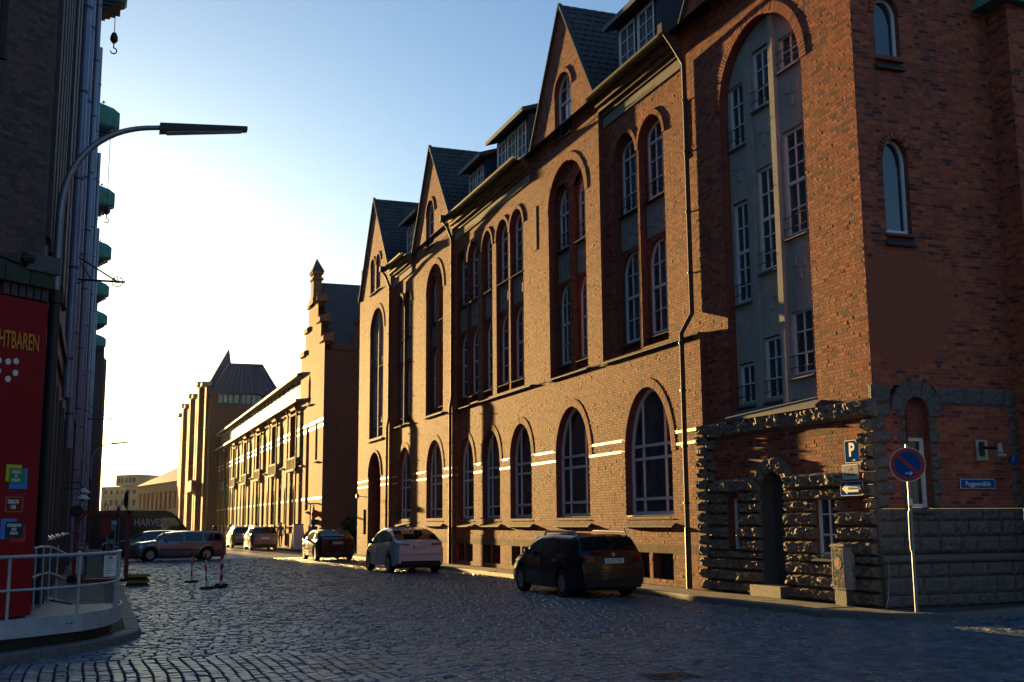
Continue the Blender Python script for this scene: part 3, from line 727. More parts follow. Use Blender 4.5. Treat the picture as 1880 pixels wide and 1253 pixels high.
def stone_course(fr, a, e, v0, v1, proud, holes, m='granite', L=(.3, .52), rough=1.):
    global sd
    mids = (v0 + v1) / 2
    ivs = [(a, e)]
    for h in holes:
        if h.v0 - .02 < mids < h.vt + .0:
            ivs = [q for x in ivs for q in ([x] if h.u1 <= x[0] or h.u0 >= x[1] else [(x[0], h.u0), (h.u1, x[1])])]
    for x0, x1 in ivs:
        if x1 - x0 < .06: continue
        u = x0
        while u < x1 - 1e-3:
            sd += 1; w = random.uniform(*L); w = w if x1 - u - w > .18 else x1 - u
            w = min(w, x1 - u)
            rock(fr, u, u + w, v0, v1, proud * random.uniform(.8, 1.25), sd, bw, m, rough=rough); u += w
HT = [DO, WL, WR]
for v0, v1 in courses(.12, .90, 3): stone_course(FP, YC + .0, 24.52, v0, v1, .13, HT)
stone_course(FP.off(-.02), YC, 24.52, .90, 1.06, .09, HT)
for v0, v1 in courses(1.06, 1.92, 3): stone_course(FP, YC, 24.52, v0, v1, .12, HT)
for v0, v1 in courses(1.92, 2.40, 2): stone_course(FP, 22.2, 23.98, v0, v1, .11, HT); stone_course(FP, 19.2, 21.2, v0, v1, .11, HT)
stone_course(FP, 22.3, 24.1, 2.40, 2.72, .13, [DO]); stone_course(FP, 19.0, 21.1, 2.40, 2.72, .13, [DO], L=(.4, .7))
for i, (v0, v1) in enumerate(courses(1.92, 3.70, 7)):
    rock(FP, 24.16 + (.12 if i % 2 else 0), 24.5, v0, v1, .09, 300 + i, bw)
    rock(FP, YC, YC + (.42 if i % 2 else .28), v0, v1, .12, 320 + i, bw)
stone_course(FP.off(.0), YC - .05, 24.52, 3.72, 4.10, .10, [], L=(.5, .8))
for i, (v0, v1) in enumerate(courses(.12, 4.10, 15)):
    rock(FB.off(.03), 24.46, 24.82 + (.05 if i % 2 else 0), v0, v1, .07, 700 + i, bw)
# voussoirs over the door
c, hw = 21.69, .47
for i in range(7):
    a0, a1 = math.pi * i / 7, math.pi * (i + 1) / 7; r0, r1 = .50, .86
    q = [(c + r0 * math.cos(a0), 2.34 + r0 * .95 * math.sin(a0)), (c + r1 * math.cos(a0), 2.34 + r1 * .95 * math.sin(a0)), (c + r1 * math.cos(a1), 2.34 + r1 * .95 * math.sin(a1)), (c + r0 * math.cos(a1), 2.34 + r0 * .95 * math.sin(a1))]
    vs = []; fs = []; N = 5
    for x in range(N + 1):
        for y in range(N + 1):
            s_, t_ = x / N, y / N
            p = [(q[0][k] * (1 - s_) + q[1][k] * s_) * (1 - t_) + (q[3][k] * (1 - s_) + q[2][k] * s_) * t_ for k in (0, 1)]
            e = 0 if x in (0, N) or y in (0, N) else 1; vs.append((p[0], -.05 - e * random.uniform(.02, .10), p[1]))
    fs = [(x * (N + 1) + y, (x + 1) * (N + 1) + y, (x + 1) * (N + 1) + y + 1, x * (N + 1) + y + 1) for x in range(N) for y in range(N)]
    n0 = len(vs); vs += [(p[0], .06, p[1]) for p in q]
    cr = [0, N * (N + 1), N * (N + 1) + N, N]; 
    for k in range(4): fs.append((cr[k], n0 + k, n0 + (k + 1) % 4, cr[(k + 1) % 4]))
    MB(FT).add(vs, fs).build('voussoir', M['granite'], bw)
# brick fields between the stonework
def rBase(v): return cut([(19.0, 24.66)] if v > 2.7 else [(24.0, 24.66), (18.4, 19.02)], [Hole(c - .8, c + .8, 2.3, 2.34, 3.12)], v)
brick_wall(main, FT, 1.90, 3.72, lambda v: cut([(YC + .3, 24.7)], HT + [Hole(c - .84, c + .84, 1.9, 2.34, 3.1)], v), 15)
for h in HT: reveal(main, FT, h, .5, 'brickplain' if h is not DO else 'mortar_dark', n0=-.06, closed=True)
d = MB(FT).box(DO.u0, DO.u1, .27, .33, DO.v0, 2.8).build('door', M['frame_dark'], main)
for i in range(2):
    for v in (.5, 1.2, 1.9): MB(FT).box(DO.u0 + .1 + i * .4, DO.u0 + .42 + i * .4, .25, .28, v, v + .55).build('door_panel', M['frame_dark'], d)
MB(FT).box(21.1, 22.3, -.35, .5, .12, .36).build('door_step', M['granite_s'], main)
window(main, FT, WL, .12, cols=1, rows=2, fw=.06); window(main, FT, WR, -.01, cols=2, rows=3, fw=.06)
# --- south face: ashlar plinth, quoins, arch and band
sb = MB(FS).box(XT + .02, 17.54, .015, .09, .1, 1.93).build('base_wall', M['mortar_dark'], main)
bw = sb
A3 = Hole(14.78, 15.30, 1.97, 3.85, 4.10)
def plinth(v0, v1, n, m='granite_s', proud=.03): stone_course(FS.off(n), XT - .06, 17.54, v0, v1, proud, [], m, L=(.32, .62), rough=.8)
plinth(.12, .34, -.16); plinth(.34, .66, -.14); plinth(.66, .92, -.12)
plinth(1.10, 1.42, -.02, proud=.045); plinth(1.42, 1.72, -.01, proud=.04); plinth(1.72, 1.96, 0, proud=.035)
tm = MB(FS); tm.tube([(XT - .1, -.10, 1.0), (17.54, -.10, 1.0)], .085, 10); tm.build('torus_moulding', M['granite_s'], main, smooth=40)
for i, (v0, v1) in enumerate(courses(1.96, 3.96, 8)):
    rock(FS, XT - .05, XT + (.40 if i % 2 else .26), v0, v1, .035, 500 + i, sb, 'granite_s')
    rock(FS, A3.u0 - (.22 if i % 2 else .14), A3.u0, v0, v1, .035, 520 + i, sb, 'granite_s'); rock(FS, A3.u1, A3.u1 + (.30 if i % 2 else .22), v0, v1, .035, 540 + i, sb, 'granite_s')
    rock(FS, 17.28 if i % 2 else 17.36, 17.54, v0, v1, .03, 560 + i, sb, 'granite_s')
for i in range(5):
    a0, a1 = math.pi * i / 5, math.pi * (i + 1) / 5; cx = 15.04; r0, r1 = .27, .60
    pt = lambda r, a: (cx + r * math.cos(a), -.05, 3.86 + r * math.sin(a))
    am = (a0 + a1) / 2
    MB(FS).prism([pt(r0, a0 + .02), pt(r1, a0 + .02), pt(r1, am), pt(r1, a1 - .02), pt(r0, a1 - .02), pt(r0, am)], (0, .12, 0)).build('voussoir', M['granite_s'], sb)
stone_course(FS.off(-.01), XT - .05, 14.45, 3.98, 4.35, .03, [], 'granite_s', L=(.3, .45), rough=.8)
stone_course(FS.off(-.01), 15.64, 17.54, 3.98, 4.35, .03, [], 'granite_s', L=(.4, .6), rough=.8)
brick_wall(main, FS, 1.96, 4.36, lambda v: cut([(XT + .05, 17.55)], [A3, Hole(14.45, 15.62, 4.0, 4.1, 4.5)] if v > 3.98 else [A3], v), 17)
MB(FS).prism([(u, .08, v) for u, v in Hole(A3.u0, A3.u1, 3.34, 3.85, 4.10).outline(12)], (0, .04, 0)).build('blind_arch', M['brickplain'], main)
reveal(main, FS, A3, .30, 'brickplain', n0=-.05)
window(main, FS, Hole(14.80, 15.28, 1.98, 3.34, 3.34), .12, cols=1, rows=1, fw=.07)
rg = MB()
for h in SW:
    reveal(main, FS, h, .30, 'brickplain'); arch_ring(rg, FS, h, .12, .03)
    window(main, FS, h, .12, cols=1, rows=1, fw=.06, glass='glass_sky')
    MB(FS).wedge(h.u0 - .04, h.u1 + .04, -.10, .12, h.v0 - .30, h.v0 - .28, h.v0 - .02).build('slate_sill', M['slate'], main)
rg.build('arch_bricks', M['brick'], main, kind='stuff')
# buttress at the right edge, its side facing the street, with a green copper cap
FW = FR((17.55, 0, 0), (0, 1, 0), (1, 0, 0))
brick_wall(main, FW, .9, 12.5, lambda v: [(17.55, YC)], 21, wname='buttress_wall')
brick_wall(main, FR((0, 17.55, 0), (1, 0, 0), (0, 1, 0)), .9, 16, lambda v: [(17.55, 19.9)], 22, wname='buttress_wall')
MB().box(17.5, 20, 17.48, YC - .01, .1, .95).build('buttress_plinth', M['granite_s'], main)
MB().hexa([(17.15, 17.35, 12.5), (20.5, 17.35, 12.5), (20.5, YC - .01, 12.5), (17.15, YC - .01, 12.5), (17.5, 17.56, 13.2), (20.5, 17.56, 13.2), (20.5, YC - .01, 13.2), (17.5, YC - .01, 13.2)]).build('copper_cap', M['copper'], main)

# ================================================================== GROUND
gsheet = MB().poly([(-200, -80, -.03), (300, -80, -.03), (300, 420, -.03), (-200, 420, -.03)]).build('ground', M['joint'], kind='structure')
# cobbled road: real setts near the camera, textured setts beyond
def setts(x0, x1, y0, y1, pu, pv, along, seed, keep, X, Y):
    """rows of setts; along='x' rows run across the street, 'y' rows run down the side street"""
    g = np.random.default_rng(seed); out = []
    v = (y0 if along == 'x' else x0); e = (y1 if along == 'x' else x1); row = 0
    while v < e:
        h = pv * g.uniform(.9, 1.12)
        u = (x0 if along == 'x' else y0) - g.random() * pu; ue = (x1 if along == 'x' else y1)
        while u < ue:
            w = pu * g.uniform(.75, 1.3); out.append((u, u + w, v, v + h)); u += w
        v += h
    r = np.array(out)
    if along == 'y': r = r[:, [2, 3, 0, 1]]
    cx, cy = (r[:, 0] + r[:, 1]) / 2, (r[:, 2] + r[:, 3]) / 2
    return r[keep(cx, cy)]
def wob(x, y): return .05 * np.sin(x * .55 + y * .21) + .035 * np.sin(y * 1.7 + x * .9) + .03 * np.sin(x * 2.3 - y * .8)
def sett_verts(r, seed):
    g = np.random.default_rng(seed); n = len(r); P = np.zeros((n, 12, 3)); j = .011
    x0, x1, y0, y1 = r[:, 0] + j, r[:, 1] - j, r[:, 2] + j, r[:, 3] - j
    zt = g.normal(0, .0035, n); tx = g.normal(0, .003, n); ty = g.normal(0, .0025, n); b = .012
    for k, (a, c) in enumerate([(0, 0), (1, 0), (1, 1), (0, 1)]):
        X = np.where(a, x1, x0); Y = np.where(c, y1, y0); jx = g.normal(0, .004, n); jy = g.normal(0, .004, n)
        P[:, k, 0] = X + jx; P[:, k, 1] = Y + jy; P[:, k, 2] = -.034
        P[:, k + 4, 0] = X + jx; P[:, k + 4, 1] = Y + jy; P[:, k + 4, 2] = zt - .013
        P[:, k + 8, 0] = X + jx + (b if not a else -b); P[:, k + 8, 1] = Y + jy + (b if not c else -b); P[:, k + 8, 2] = zt + (1 if a else -1) * tx + (1 if c else -1) * ty
    P[:, :, 1] += wob(P[:, :, 0], P[:, :, 1]); P[:, :, 0] += .5 * wob(P[:, :, 1], P[:, :, 0])
    return P
SQ = np.array([(8, 9, 10, 11), (4, 5, 9, 8), (5, 6, 10, 9), (6, 7, 11, 10), (7, 4, 8, 11), (0, 1, 5, 4), (1, 2, 6, 5), (2, 3, 7, 6), (3, 0, 4, 7)])
kx = np.array([12.62, 12.62, 12.62, 13.3, 14.1, 16.6, 24.]); ky = np.array([400, 60, 18.1, 16.9, 16.35, 17.2, 17.4])
def in_road(x, y, pad=0):
    # left kerb: X=.75 beyond the corner, curved round it
    lk = np.interp(y, [13.4, 15.3, 16.2, 16.9, 17.5, 18.15, 18.9, 19.6], [-5, -2.2, -1.2, -.6, -.1, .3, .6, .78])
    rk = np.where(y > 18.1, 12.62, np.where(y > 16.35, 12.62 + (18.1 - y) * .85, 90))
    rk = np.where((y > 16.35) & (x > 14.1), np.where(y < 16.35 + (x - 14.1) * .34, 90, 0), rk)
    return (x > lk + pad) & (x < rk - pad)
road = thing('road', (6.5, 20, 0)); road['kind'] = 'structure'
fov = lambda x, y: (np.abs(x - 4.5) < 6.2 + y * .5) & (x - (-.085) * y > -1.5) & (x < y * 1.02 + 2)
rA = setts(-1, 14, 16.3, 62, .185, .142, 'x', 5, lambda x, y: in_road(x, y) & fov(x, y) & (y > 16.25), 0, 0)
rB_ = setts(-4, 21, 10.3, 17.6, .205, .155, 'y', 6, lambda x, y: in_road(x, y) & fov(x, y) & ((y <= 16.3) | (x > 14.2)), 0, 0)
r = np.concatenate([rB_, rA]); P = sett_verts(r, 9); off = ORG[road.name]
dist = np.hypot(r[:, 0] - 2.5, r[:, 2] - 5); 
inview = (r[:, 2] > 12.0) & (r[:, 0] > .3) & (r[:, 0] < 6) 
order = np.argsort(np.where(inview, dist, 1e6))[:300]; msk = np.ones(len(r), bool); msk[order] = False
for i in order: link('cobblestone', fast_mesh('cobblestone', P[i] - off, SQ), M['cobble'], road)
n = msk.sum(); link('cobblestones', fast_mesh('cobblestones', (P[msk] - off).reshape(-1, 3), (np.arange(n)[:, None, None] * 12 + SQ[None]).reshape(-1, 4)), M['cobble'], road, kind='stuff')
M['cobfar'] = mat('far_setts', rough=.45, brick=dict(w=.2, h=.155, m=.012, c1=(.13, .125, .12), c2=(.085, .085, .085), cm=(.03, .028, .026)), noise=(1.5, .25), bump=.8, bscale=30)
nt = M['cobfar'].node_tree   # flat ground: use x, y for the sett pattern
for nd in nt.nodes:
    if nd.type == 'SEPXYZ': sp = nd
    if nd.type == 'COMBXYZ': cb = nd
nt.links.new(sp.outputs[0], cb.inputs[0]); nt.links.new(sp.outputs[1], cb.inputs[1])
MB().poly([(.7, 61.9, -.002), (12.7, 61.9, -.002), (13.3, 420, -.002), (.7, 420, -.002)]).build('far_roadway', M['cobfar'], road)
MB().poly([(12.6, 63.5, .002), (60, 63.5, .002), (60, 71, .002), (12.6, 71, .002)]).build('side_roadway', M['cobfar'], road)
# kerbs
def kerb(parent, path, w=.28, top=.12, L=1.0):
    pts = [np.array(p, float) for p in path]; s = 0
    for a, b in zip(pts[:-1], pts[1:]):
        d = b - a; D = np.linalg.norm(d); t = d / D; nrm = np.array([t[1], -t[0]]); k = max(1, int(round(D / L)))
        for i in range(k):
            p = a + t * (D * i / k + .006); q = a + t * (D * (i + 1) / k - .006); p2, q2 = p + nrm * w, q + nrm * w; dz = random.gauss(0, .003)
            c = .02; sg = 1 if w > 0 else -1
            MB().add([(p[0], p[1], -.05), (q[0], q[1], -.05), (q2[0], q2[1], -.05), (p2[0], p2[1], -.05),
                      (p[0], p[1], top + dz - c), (q[0], q[1], top + dz - c), (q2[0], q2[1], top + dz), (p2[0], p2[1], top + dz),
                      (p[0] + nrm[0] * c * sg, p[1] + nrm[1] * c * sg, top + dz), (q[0] + nrm[0] * c * sg, q[1] + nrm[1] * c * sg, top + dz)],
                     [(0, 1, 5, 4), (4, 5, 9, 8), (8, 9, 6, 7), (1, 2, 6, 9, 5), (3, 0, 4, 8, 7), (2, 3, 7, 6)]).build('kerb_stone', M['kerb'], parent)
pv = thing('pavement', (13.3, 20, 0)); pv['kind'] = 'structure'
kerb(pv, [(12.62, 64), (12.62, 18.1), (13.3, 16.95), (14.1, 16.4), (16.6, 17.25), (21, 17.6)][::-1][::-1], .28) if False else None
kerb(pv, [(12.62, 64.0), (12.62, 18.1)], -.28); kerb(pv, [(12.62, 18.1), (13.3, 16.95), (14.1, 16.4)], -.28, L=1.35); kerb(pv, [(14.1, 16.4), (16.6, 17.0), (22, 17.2)], -.28)
MB().poly([(12.85, 64, .108), (12.85, 18.2, .108), (13.45, 17.15, .108), (14.15, 16.6, .108), (16.6, 17.2, .108), (22, 17.4, .108), (22, 19, .108), (14.3, 19, .108), (14.3, 64, .108)]).build('asphalt_surface', M['asphalt'], pv)
g = []                                             # strip of slabs by the wall and the pale stone crossing
for i in range(36):
    for j in range(2): MB().box(12.95 + j * .36, 13.30 + j * .36, 18.6 + i * .36, 18.95 + i * .36, .10, .116 + random.random() * .004).build('paving_slab', M['pave'], pv)
MB().box(12.62, 13.5, 71.2, 150, .0, .12).build('far_pavement', M['asphalt'], pv)
MB().box(12.3, 12.62, 71.2, 150, -.02, .115).build('far_kerb', M['kerb'], pv)
# left pavement
pl = thing('pavement', (0, 25, 0)); pl['kind'] = 'structure'
lp = [(.78, 130), (.78, 19.6), (.60, 18.9), (.30, 18.15), (-.1, 17.5), (-.6, 16.9), (-1.2, 16.2), (-2.2, 15.3), (-5, 13.4)]
kerb(pl, lp, -.24 if False else .24, L=1.1)
MB().poly([(.56, 130, .10), (.56, 19.6, .10), (.38, 18.95, .10), (.1, 18.3, .10), (-.3, 17.7, .10), (-.8, 17.1, .10), (-1.4, 16.45, .10), (-5.2, 13.7, .10), (-6, 22, .10), (-1.2, 22, .10), (-1.2, 130, .10)]).build('slab_surface', M['asphalt'], pl)
for i in range(40):
    for j in range(3): MB().box(-.95 + j * .42, -.95 + j * .42 + .40, 20.4 + i * .42, 20.4 + i * .42 + .40, .09, .108 + random.random() * .004).build('paving_slab', M['pave'], pl)
dg = thing('drain_grate', (6.27, 12.0, .0), 'small iron drain grate set in the cobbles at the bottom of the view', 'drain')
b = MB().box(5.98, 6.58, 11.78, 11.86, -.02, .006).box(5.98, 6.58, 12.16, 12.24, -.02, .006).box(5.98, 6.06, 11.86, 12.16, -.02, .006).box(6.50, 6.58, 11.86, 12.16, -.02, .006); b.build('rim', M['iron'], dg)
for i in range(7): MB().box(6.08 + i * .06, 6.11 + i * .06, 11.86, 12.16, -.02, .004).build('bar', M['iron'], dg)

# dark block added unseen behind the camera, hiding bright horizon from car reflections
bb = thing('reflection_blocker', (0, -34, 0), 'plain dark unseen block added behind the viewpoint to darken reflections in the cars', 'building')
MB().box(-60, 75, -46, -34, 0, 19).build('wall', M['cladding'], bb)
MB().add([(-60, -34, 19), (75, -34, 19), (75, -40, 23), (-60, -40, 23), (75, -46, 19), (-60, -46, 19)], [(0, 1, 2, 3), (3, 2, 4, 5)]).build('roof', M['slateplain'], bb)

# ================================================================== FAR RIGHT BUILDINGS
XE = 13.4; FE = street(XE)
mid = thing('brick_warehouse', (XE, 72, .1), 'sunlit brick building with pointed lancet windows and a stepped gable with a pinnacle', 'building')
eh = []
for k in range(6):
    y = 82.0 + 9.5 * k
    eh.append(('r', Hole(y, y + 3.3, 5.7, 10.2, 10.25)))
    eh.append(('l', Hole(y + 6.2, y + 7.2, 6.1, 8.4, 9.4, True)))
    for d_ in (.35, 1.95): eh.append(('g', Hole(y + d_, y + d_ + 1.05, 1.75, 3.9, 4.6, True)))
    for d_ in (4.5, 6.9): eh.append(('g', Hole(y + d_, y + d_ + 1.05, 1.75, 3.9, 4.6, True)))
eh += [('g', Hole(80.0, 80.9, .3, 3.9, 4.6, True)), ('t', Hole(77.0, 78.2, 2.7, 7.6, 8.7, True)), ('l', Hole(79.3, 80.1, 5.9, 7.8, 8.7, True)), ('l', Hole(73.9, 74.7, 5.9, 7.8, 8.7, True)), ('l', Hole(76.8, 77.7, 9.9, 11.2, 12.0, True)), ('g', Hole(74.2, 75.4, .3, 2.3, 3.1, True))]
def stepg(v):
    if v < 10.5: return [(72.0, 139.5)]
    if v < 13.5: return [(72.0, 80.9)]
    if v < 15.0: return [(73.4, 79.3)]
    if v < 16.6: return [(74.6, 78.2)]
    return [(75.4, 77.4)]
strip_wall(mid, FE, .1, 17.6, lambda v: cut(stepg(v), [h for _, h in eh], v), 'brickfar')
for t, h in eh:
    reveal(mid, FE, h, .45, 'brickfar', n0=0)
    if t == 'r':
        MB(FE).box(h.u0, h.u1, .45, .5, h.v0, h.vt).build('recess_back', M['brickplain'], mid)
        for q in (.3, 1.8):
            w = MB(FE).poly([(u, .44, v) for u, v in Hole(h.u0 + q, h.u0 + q + 1.2, 6.9, 8.9, 9.6, True).outline(8)]).build('window', M['glass'], mid)
            MB(FE).box(h.u0 + q + .56, h.u0 + q + .64, .40, .435, 6.9, 9.3).box(h.u0 + q, h.u0 + q + 1.2, .40, .436, 8.0, 8.08).build('glazing_bar', M['frame_dark'], w)
        bl = MB(FE).box(h.u0 - .05, h.u1 + .05, -.22, .3, 5.55, 5.72).box(h.u0, h.u1, -.16, -.06, 6.42, 6.56)
        for i in range(6): bl.box(h.u0 + .1 + i * .6, h.u0 + .28 + i * .6, -.15, -.07, 5.72, 6.42)
        bl.build('balcony', M['palestone'], mid)
        MB(FE).box(h.u0 - .05, h.u1 + .05, -.2, .2, 9.95, 10.15).box(h.u0 + .2, h.u1 - .2, -.12, .2, 9.6, 9.72).build('hood', M['brickfar'], mid)
        MB().tube([(XE - .3, h.u1 + .35, 10.2), (XE - .12, h.u1 + .35, 9.8), (XE - .12, h.u1 + .35, .2)], .07, 6).build('downpipe', M['zinc'], mid)
        MB().tube([(XE - .3, h.u0 - .35, 10.2), (XE - .12, h.u0 - .35, 9.8), (XE - .12, h.u0 - .35, .2)], .07, 6).build('downpipe', M['zinc'], mid)
    else:
        w = MB(FE).poly([(u, .44, v) for u, v in h.outline(8)]).build('window', M['glass'], mid)
        MB(FE).box((h.u0 + h.u1) / 2 - .03, (h.u0 + h.u1) / 2 + .03, .40, .435, h.v0, h.vs).build('glazing_bar', M['frame_dark'], w)
        MB(FE).wedge(h.u0 - .12, h.u1 + .12, -.14, .45, h.v0 - .16, h.v0 - .1, h.v0).build('sill', M['palestone'], mid)
for v in (7.95, 8.35): 
    for a, e in cut([(72, 139)], [h for _, h in eh], v): MB(FE).box(a + .02, e - .02, -.012, .02, v, v + .16).build('white_brick_band', M['brickwhite'], mid)
for a, e in cut([(72, 139)], [h for _, h in eh], 3.4): MB(FE).box(a + .02, e - .02, -.012, .02, 3.35, 3.5).build('white_brick_band', M['brickwhite'], mid)
MB(FE).box(72, 139.5, -.06, .02, .1, 1.1).build('plinth', M['brickfar'], mid)
# gutter, clerestory and eaves
MB(FE).box(80.9, 139.5, -.35, .1, 10.42, 10.62).build('gutter', M['wood'], mid)
MB(FE).box(80.9, 139.5, .25, .4, 10.6, 12.25).build('clerestory_wall', M['brickplain'], mid)
for k in range(26):
    y = 81.4 + k * 2.2
    w = MB(FE).box(y, y + 1.5, .20, .24, 10.85, 12.1).build('window', M['glass_sky'], mid)
    MB(FE).add([(y - .05, .15, 10.8), (y + 1.55, .15, 10.8), (y + 1.55, .15, 12.15), (y - .05, .15, 12.15), (y + .05, .15, 10.9), (y + .70, .15, 10.9), (y + .70, .15, 12.05), (y + .05, .15, 12.05), (y + .80, .15, 10.9), (y + 1.45, .15, 10.9), (y + 1.45, .15, 12.05), (y + .80, .15, 12.05)], [(0, 1, 9, 8, 5, 4), (1, 2, 10, 9), (2, 3, 7, 6, 11, 10), (3, 0, 4, 7), (5, 8, 11, 6)]).build('frame', M['frame'], w)
MB(FE).box(80.9, 139.5, -.30, .6, 12.25, 12.42).build('eaves_board', M['wood'], mid)
MB().add([(XE - .3, 80.9, 12.42), (XE + 8, 80.9, 15.2), (XE + 8, 139.5, 15.2), (XE - .3, 139.5, 12.42)], [(0, 1, 2, 3)]).build('roof', M['slateplain'], mid)
# stepped gable: copings, pinnacle, side wall, slate roof
for (a, e, z) in ((72.0, 73.4, 13.5), (79.3, 80.9, 13.5), (73.4, 74.6, 15.0), (78.2, 79.3, 15.0), (74.6, 75.4, 16.6), (77.4, 78.2, 16.6)):
    MB(FE).box(a - .1, e + .1, -.12, .6, z - .02, z + .28).wedge(a - .05, e + .05, -.1, .6, z + .28, z + .32, z + .6).build('coping', M['brickfar'], mid)
MB(FE).box(75.9, 76.9, -.12, .45, 16.6, 18.7).box(75.75, 77.05, -.2, .55, 18.3, 18.42).box(75.75, 77.05, -.2, .55, 18.7, 18.85).box(75.6, 77.2, -.2, .6, 16.6, 17.0).build('pinnacle', M['brickfar'], mid)
MB().add([(XE - .25, 75.7, 18.85), (XE + .6, 75.7, 18.85), (XE + .6, 77.1, 18.85), (XE - .25, 77.1, 18.85), (XE + .17, 76.4, 19.9)], [(0, 1, 4), (1, 2, 4), (2, 3, 4), (3, 0, 4), (0, 3, 2, 1)]).build('pinnacle_cap', M['slate'], mid)
FES = FR((0, 72, 0), (1, 0, 0), (0, 1, 0))
strip_wall(mid, FES, .1, 18, lambda v: [(XE, 30)] if v < 12.9 else ([(15.3, 30)] if v < 14.7 else ([(16.6, 30)] if v < 16.2 else [(18.2, 30)])), 'brickplain', .3)
for (a, e, z) in ((XE + .4, 15.3, 12.9), (15.3, 16.6, 14.7), (16.6, 18.2, 16.2)): MB(FES).box(a, e + .1, -.2, .3, z - .02, z + .3).build('coping', M['brickplain'], mid)
MB().add([(XE + .4, 71.9, 13.0), (30, 71.9, 13.0), (30, 76.4, 18.2), (XE + .4, 76.4, 18.2), (XE + .4, 81, 13.0), (30, 81, 13.0)], [(0, 1, 2, 3), (3, 2, 5, 4)]).build('roof', M['slateplain'], mid)
for v, r_ in ((8.9, .34), (8.0, 0)):
    if r_: MB(FES).lathe([(.22, 0), (.36, 0), (.36, .1), (.22, .1), (.22, 0)], (16.0, -.08, v), 'y', 14).build('round_window', M['brickwhite'], mid)
    else: w = MB(FES).box(15.7, 16.3, -.08, .02, 7.4, 8.3).build('small_window', M['brickwhite'], mid); MB(FES).box(15.82, 16.18, -.10, -.081, 7.55, 8.2).build('pane', M['glass'], w)
MB(FES).box(15.2, 16.8, -.06, .02, .3, 3.2).build('gate', M['frame_dark'], mid)

# tall building with the steep copper-dark roof beyond
XF = 12.45; FF = street(XF)
tall_b = thing('turreted_building', (XF, 140, .1), 'tall brick building with steep dark roof and spire behind the sunlit warehouse', 'building')
strip_wall(tall_b, FF, .1, 17.6, lambda v: cut([(140, 196)], [Hole(146 + 7 * k, 148.2 + 7 * k, a, b, b) for k in range(7) for a, b in ((.5, 5.2), (6.4, 9.0), (10.2, 13.2), (14.2, 16.4))], v), 'brickfar', .4)
for k in range(7):
    for a, b in ((.5, 5.2), (6.4, 9.0), (10.2, 13.2), (14.2, 16.4)):
        MB(FF).box(146 + 7 * k, 148.2 + 7 * k, .5, .55, a, b).build('window', M['glass'], tall_b)
        MB(FF).wedge(145.8 + 7 * k, 148.4 + 7 * k, -.35, .5, a - .4, a - .3, a).build('sill', M['palestone'], tall_b)
    y = 142.2 + 7 * k; h = 18.6 + (.8 if k % 2 else 0)
    MB(FF).box(y, y + 2.0, -.7 if k % 2 else -.4, .1, .1, h).build('pier', M['brickfar'], tall_b)
    MB(FF).box(y - .2, y + 2.2, -.95, .2, h, h + .5).build('pier_cap', M['palestone'], tall_b)
MB(FF).box(150, 160, -1.2, 0, 6.0, 7.4).build('bay_canopy', M['brickfar'], tall_b)
MB().box(XF, 20.2, 140.0, 140.3, .1, 17.4).build('side_wall', M['brickplain'], tall_b)
MB().box(XF + .3, 20.2, 140.3, 154, 13, 17.4).build('attic_wall', M['cladding'], tall_b)
for i in range(11):
    x = 13.3 + i * .62 + (.25 if i > 3 else 0) + (.25 if i > 7 else 0)
    w = MB().box(x, x + .5, 139.92, 140.0, 16.3, 17.3).build('ribbon_window', M['glass_sky'], tall_b)
    MB().box(x + .46, x + .56, 139.86, 139.95, 16.2, 17.4).build('frame', M['cladding'], w)
rf = MB().hexa([(XF - .2, 139.5, 17.4), (20.8, 139.5, 17.4), (20.8, 156, 17.4), (XF - .2, 156, 17.4), (14.6, 141.5, 21.4), (18.6, 141.5, 21.4), (18.6, 154, 21.4), (14.6, 154, 21.4)]).build('roof', M['cladding'], tall_b)
for i in range(13):
    t = i / 12; MB().tube([(12.4 + t * 8.2, 139.45, 17.45), (14.6 + t * 4.0, 141.45, 21.42)], .05, 4).build('roof_seam', M['lead'], rf)
MB().add([(XF - .3, 143, 18.5), (XF + 3, 143, 18.5), (XF + 3, 149, 18.5), (XF - .3, 149, 18.5), (XF + 2.6, 146.5, 24.0)], [(0, 1, 4), (1, 2, 4), (2, 3, 4), (3, 0, 4)]).build('spire', M['cladding'], tall_b)
MB().add([(XF, 150, 17.6), (XF + 5, 150, 21), (XF + 5, 196, 21), (XF, 196, 17.6)], [(0, 1, 2, 3)]).build('roof', M['cladding'], tall_b)
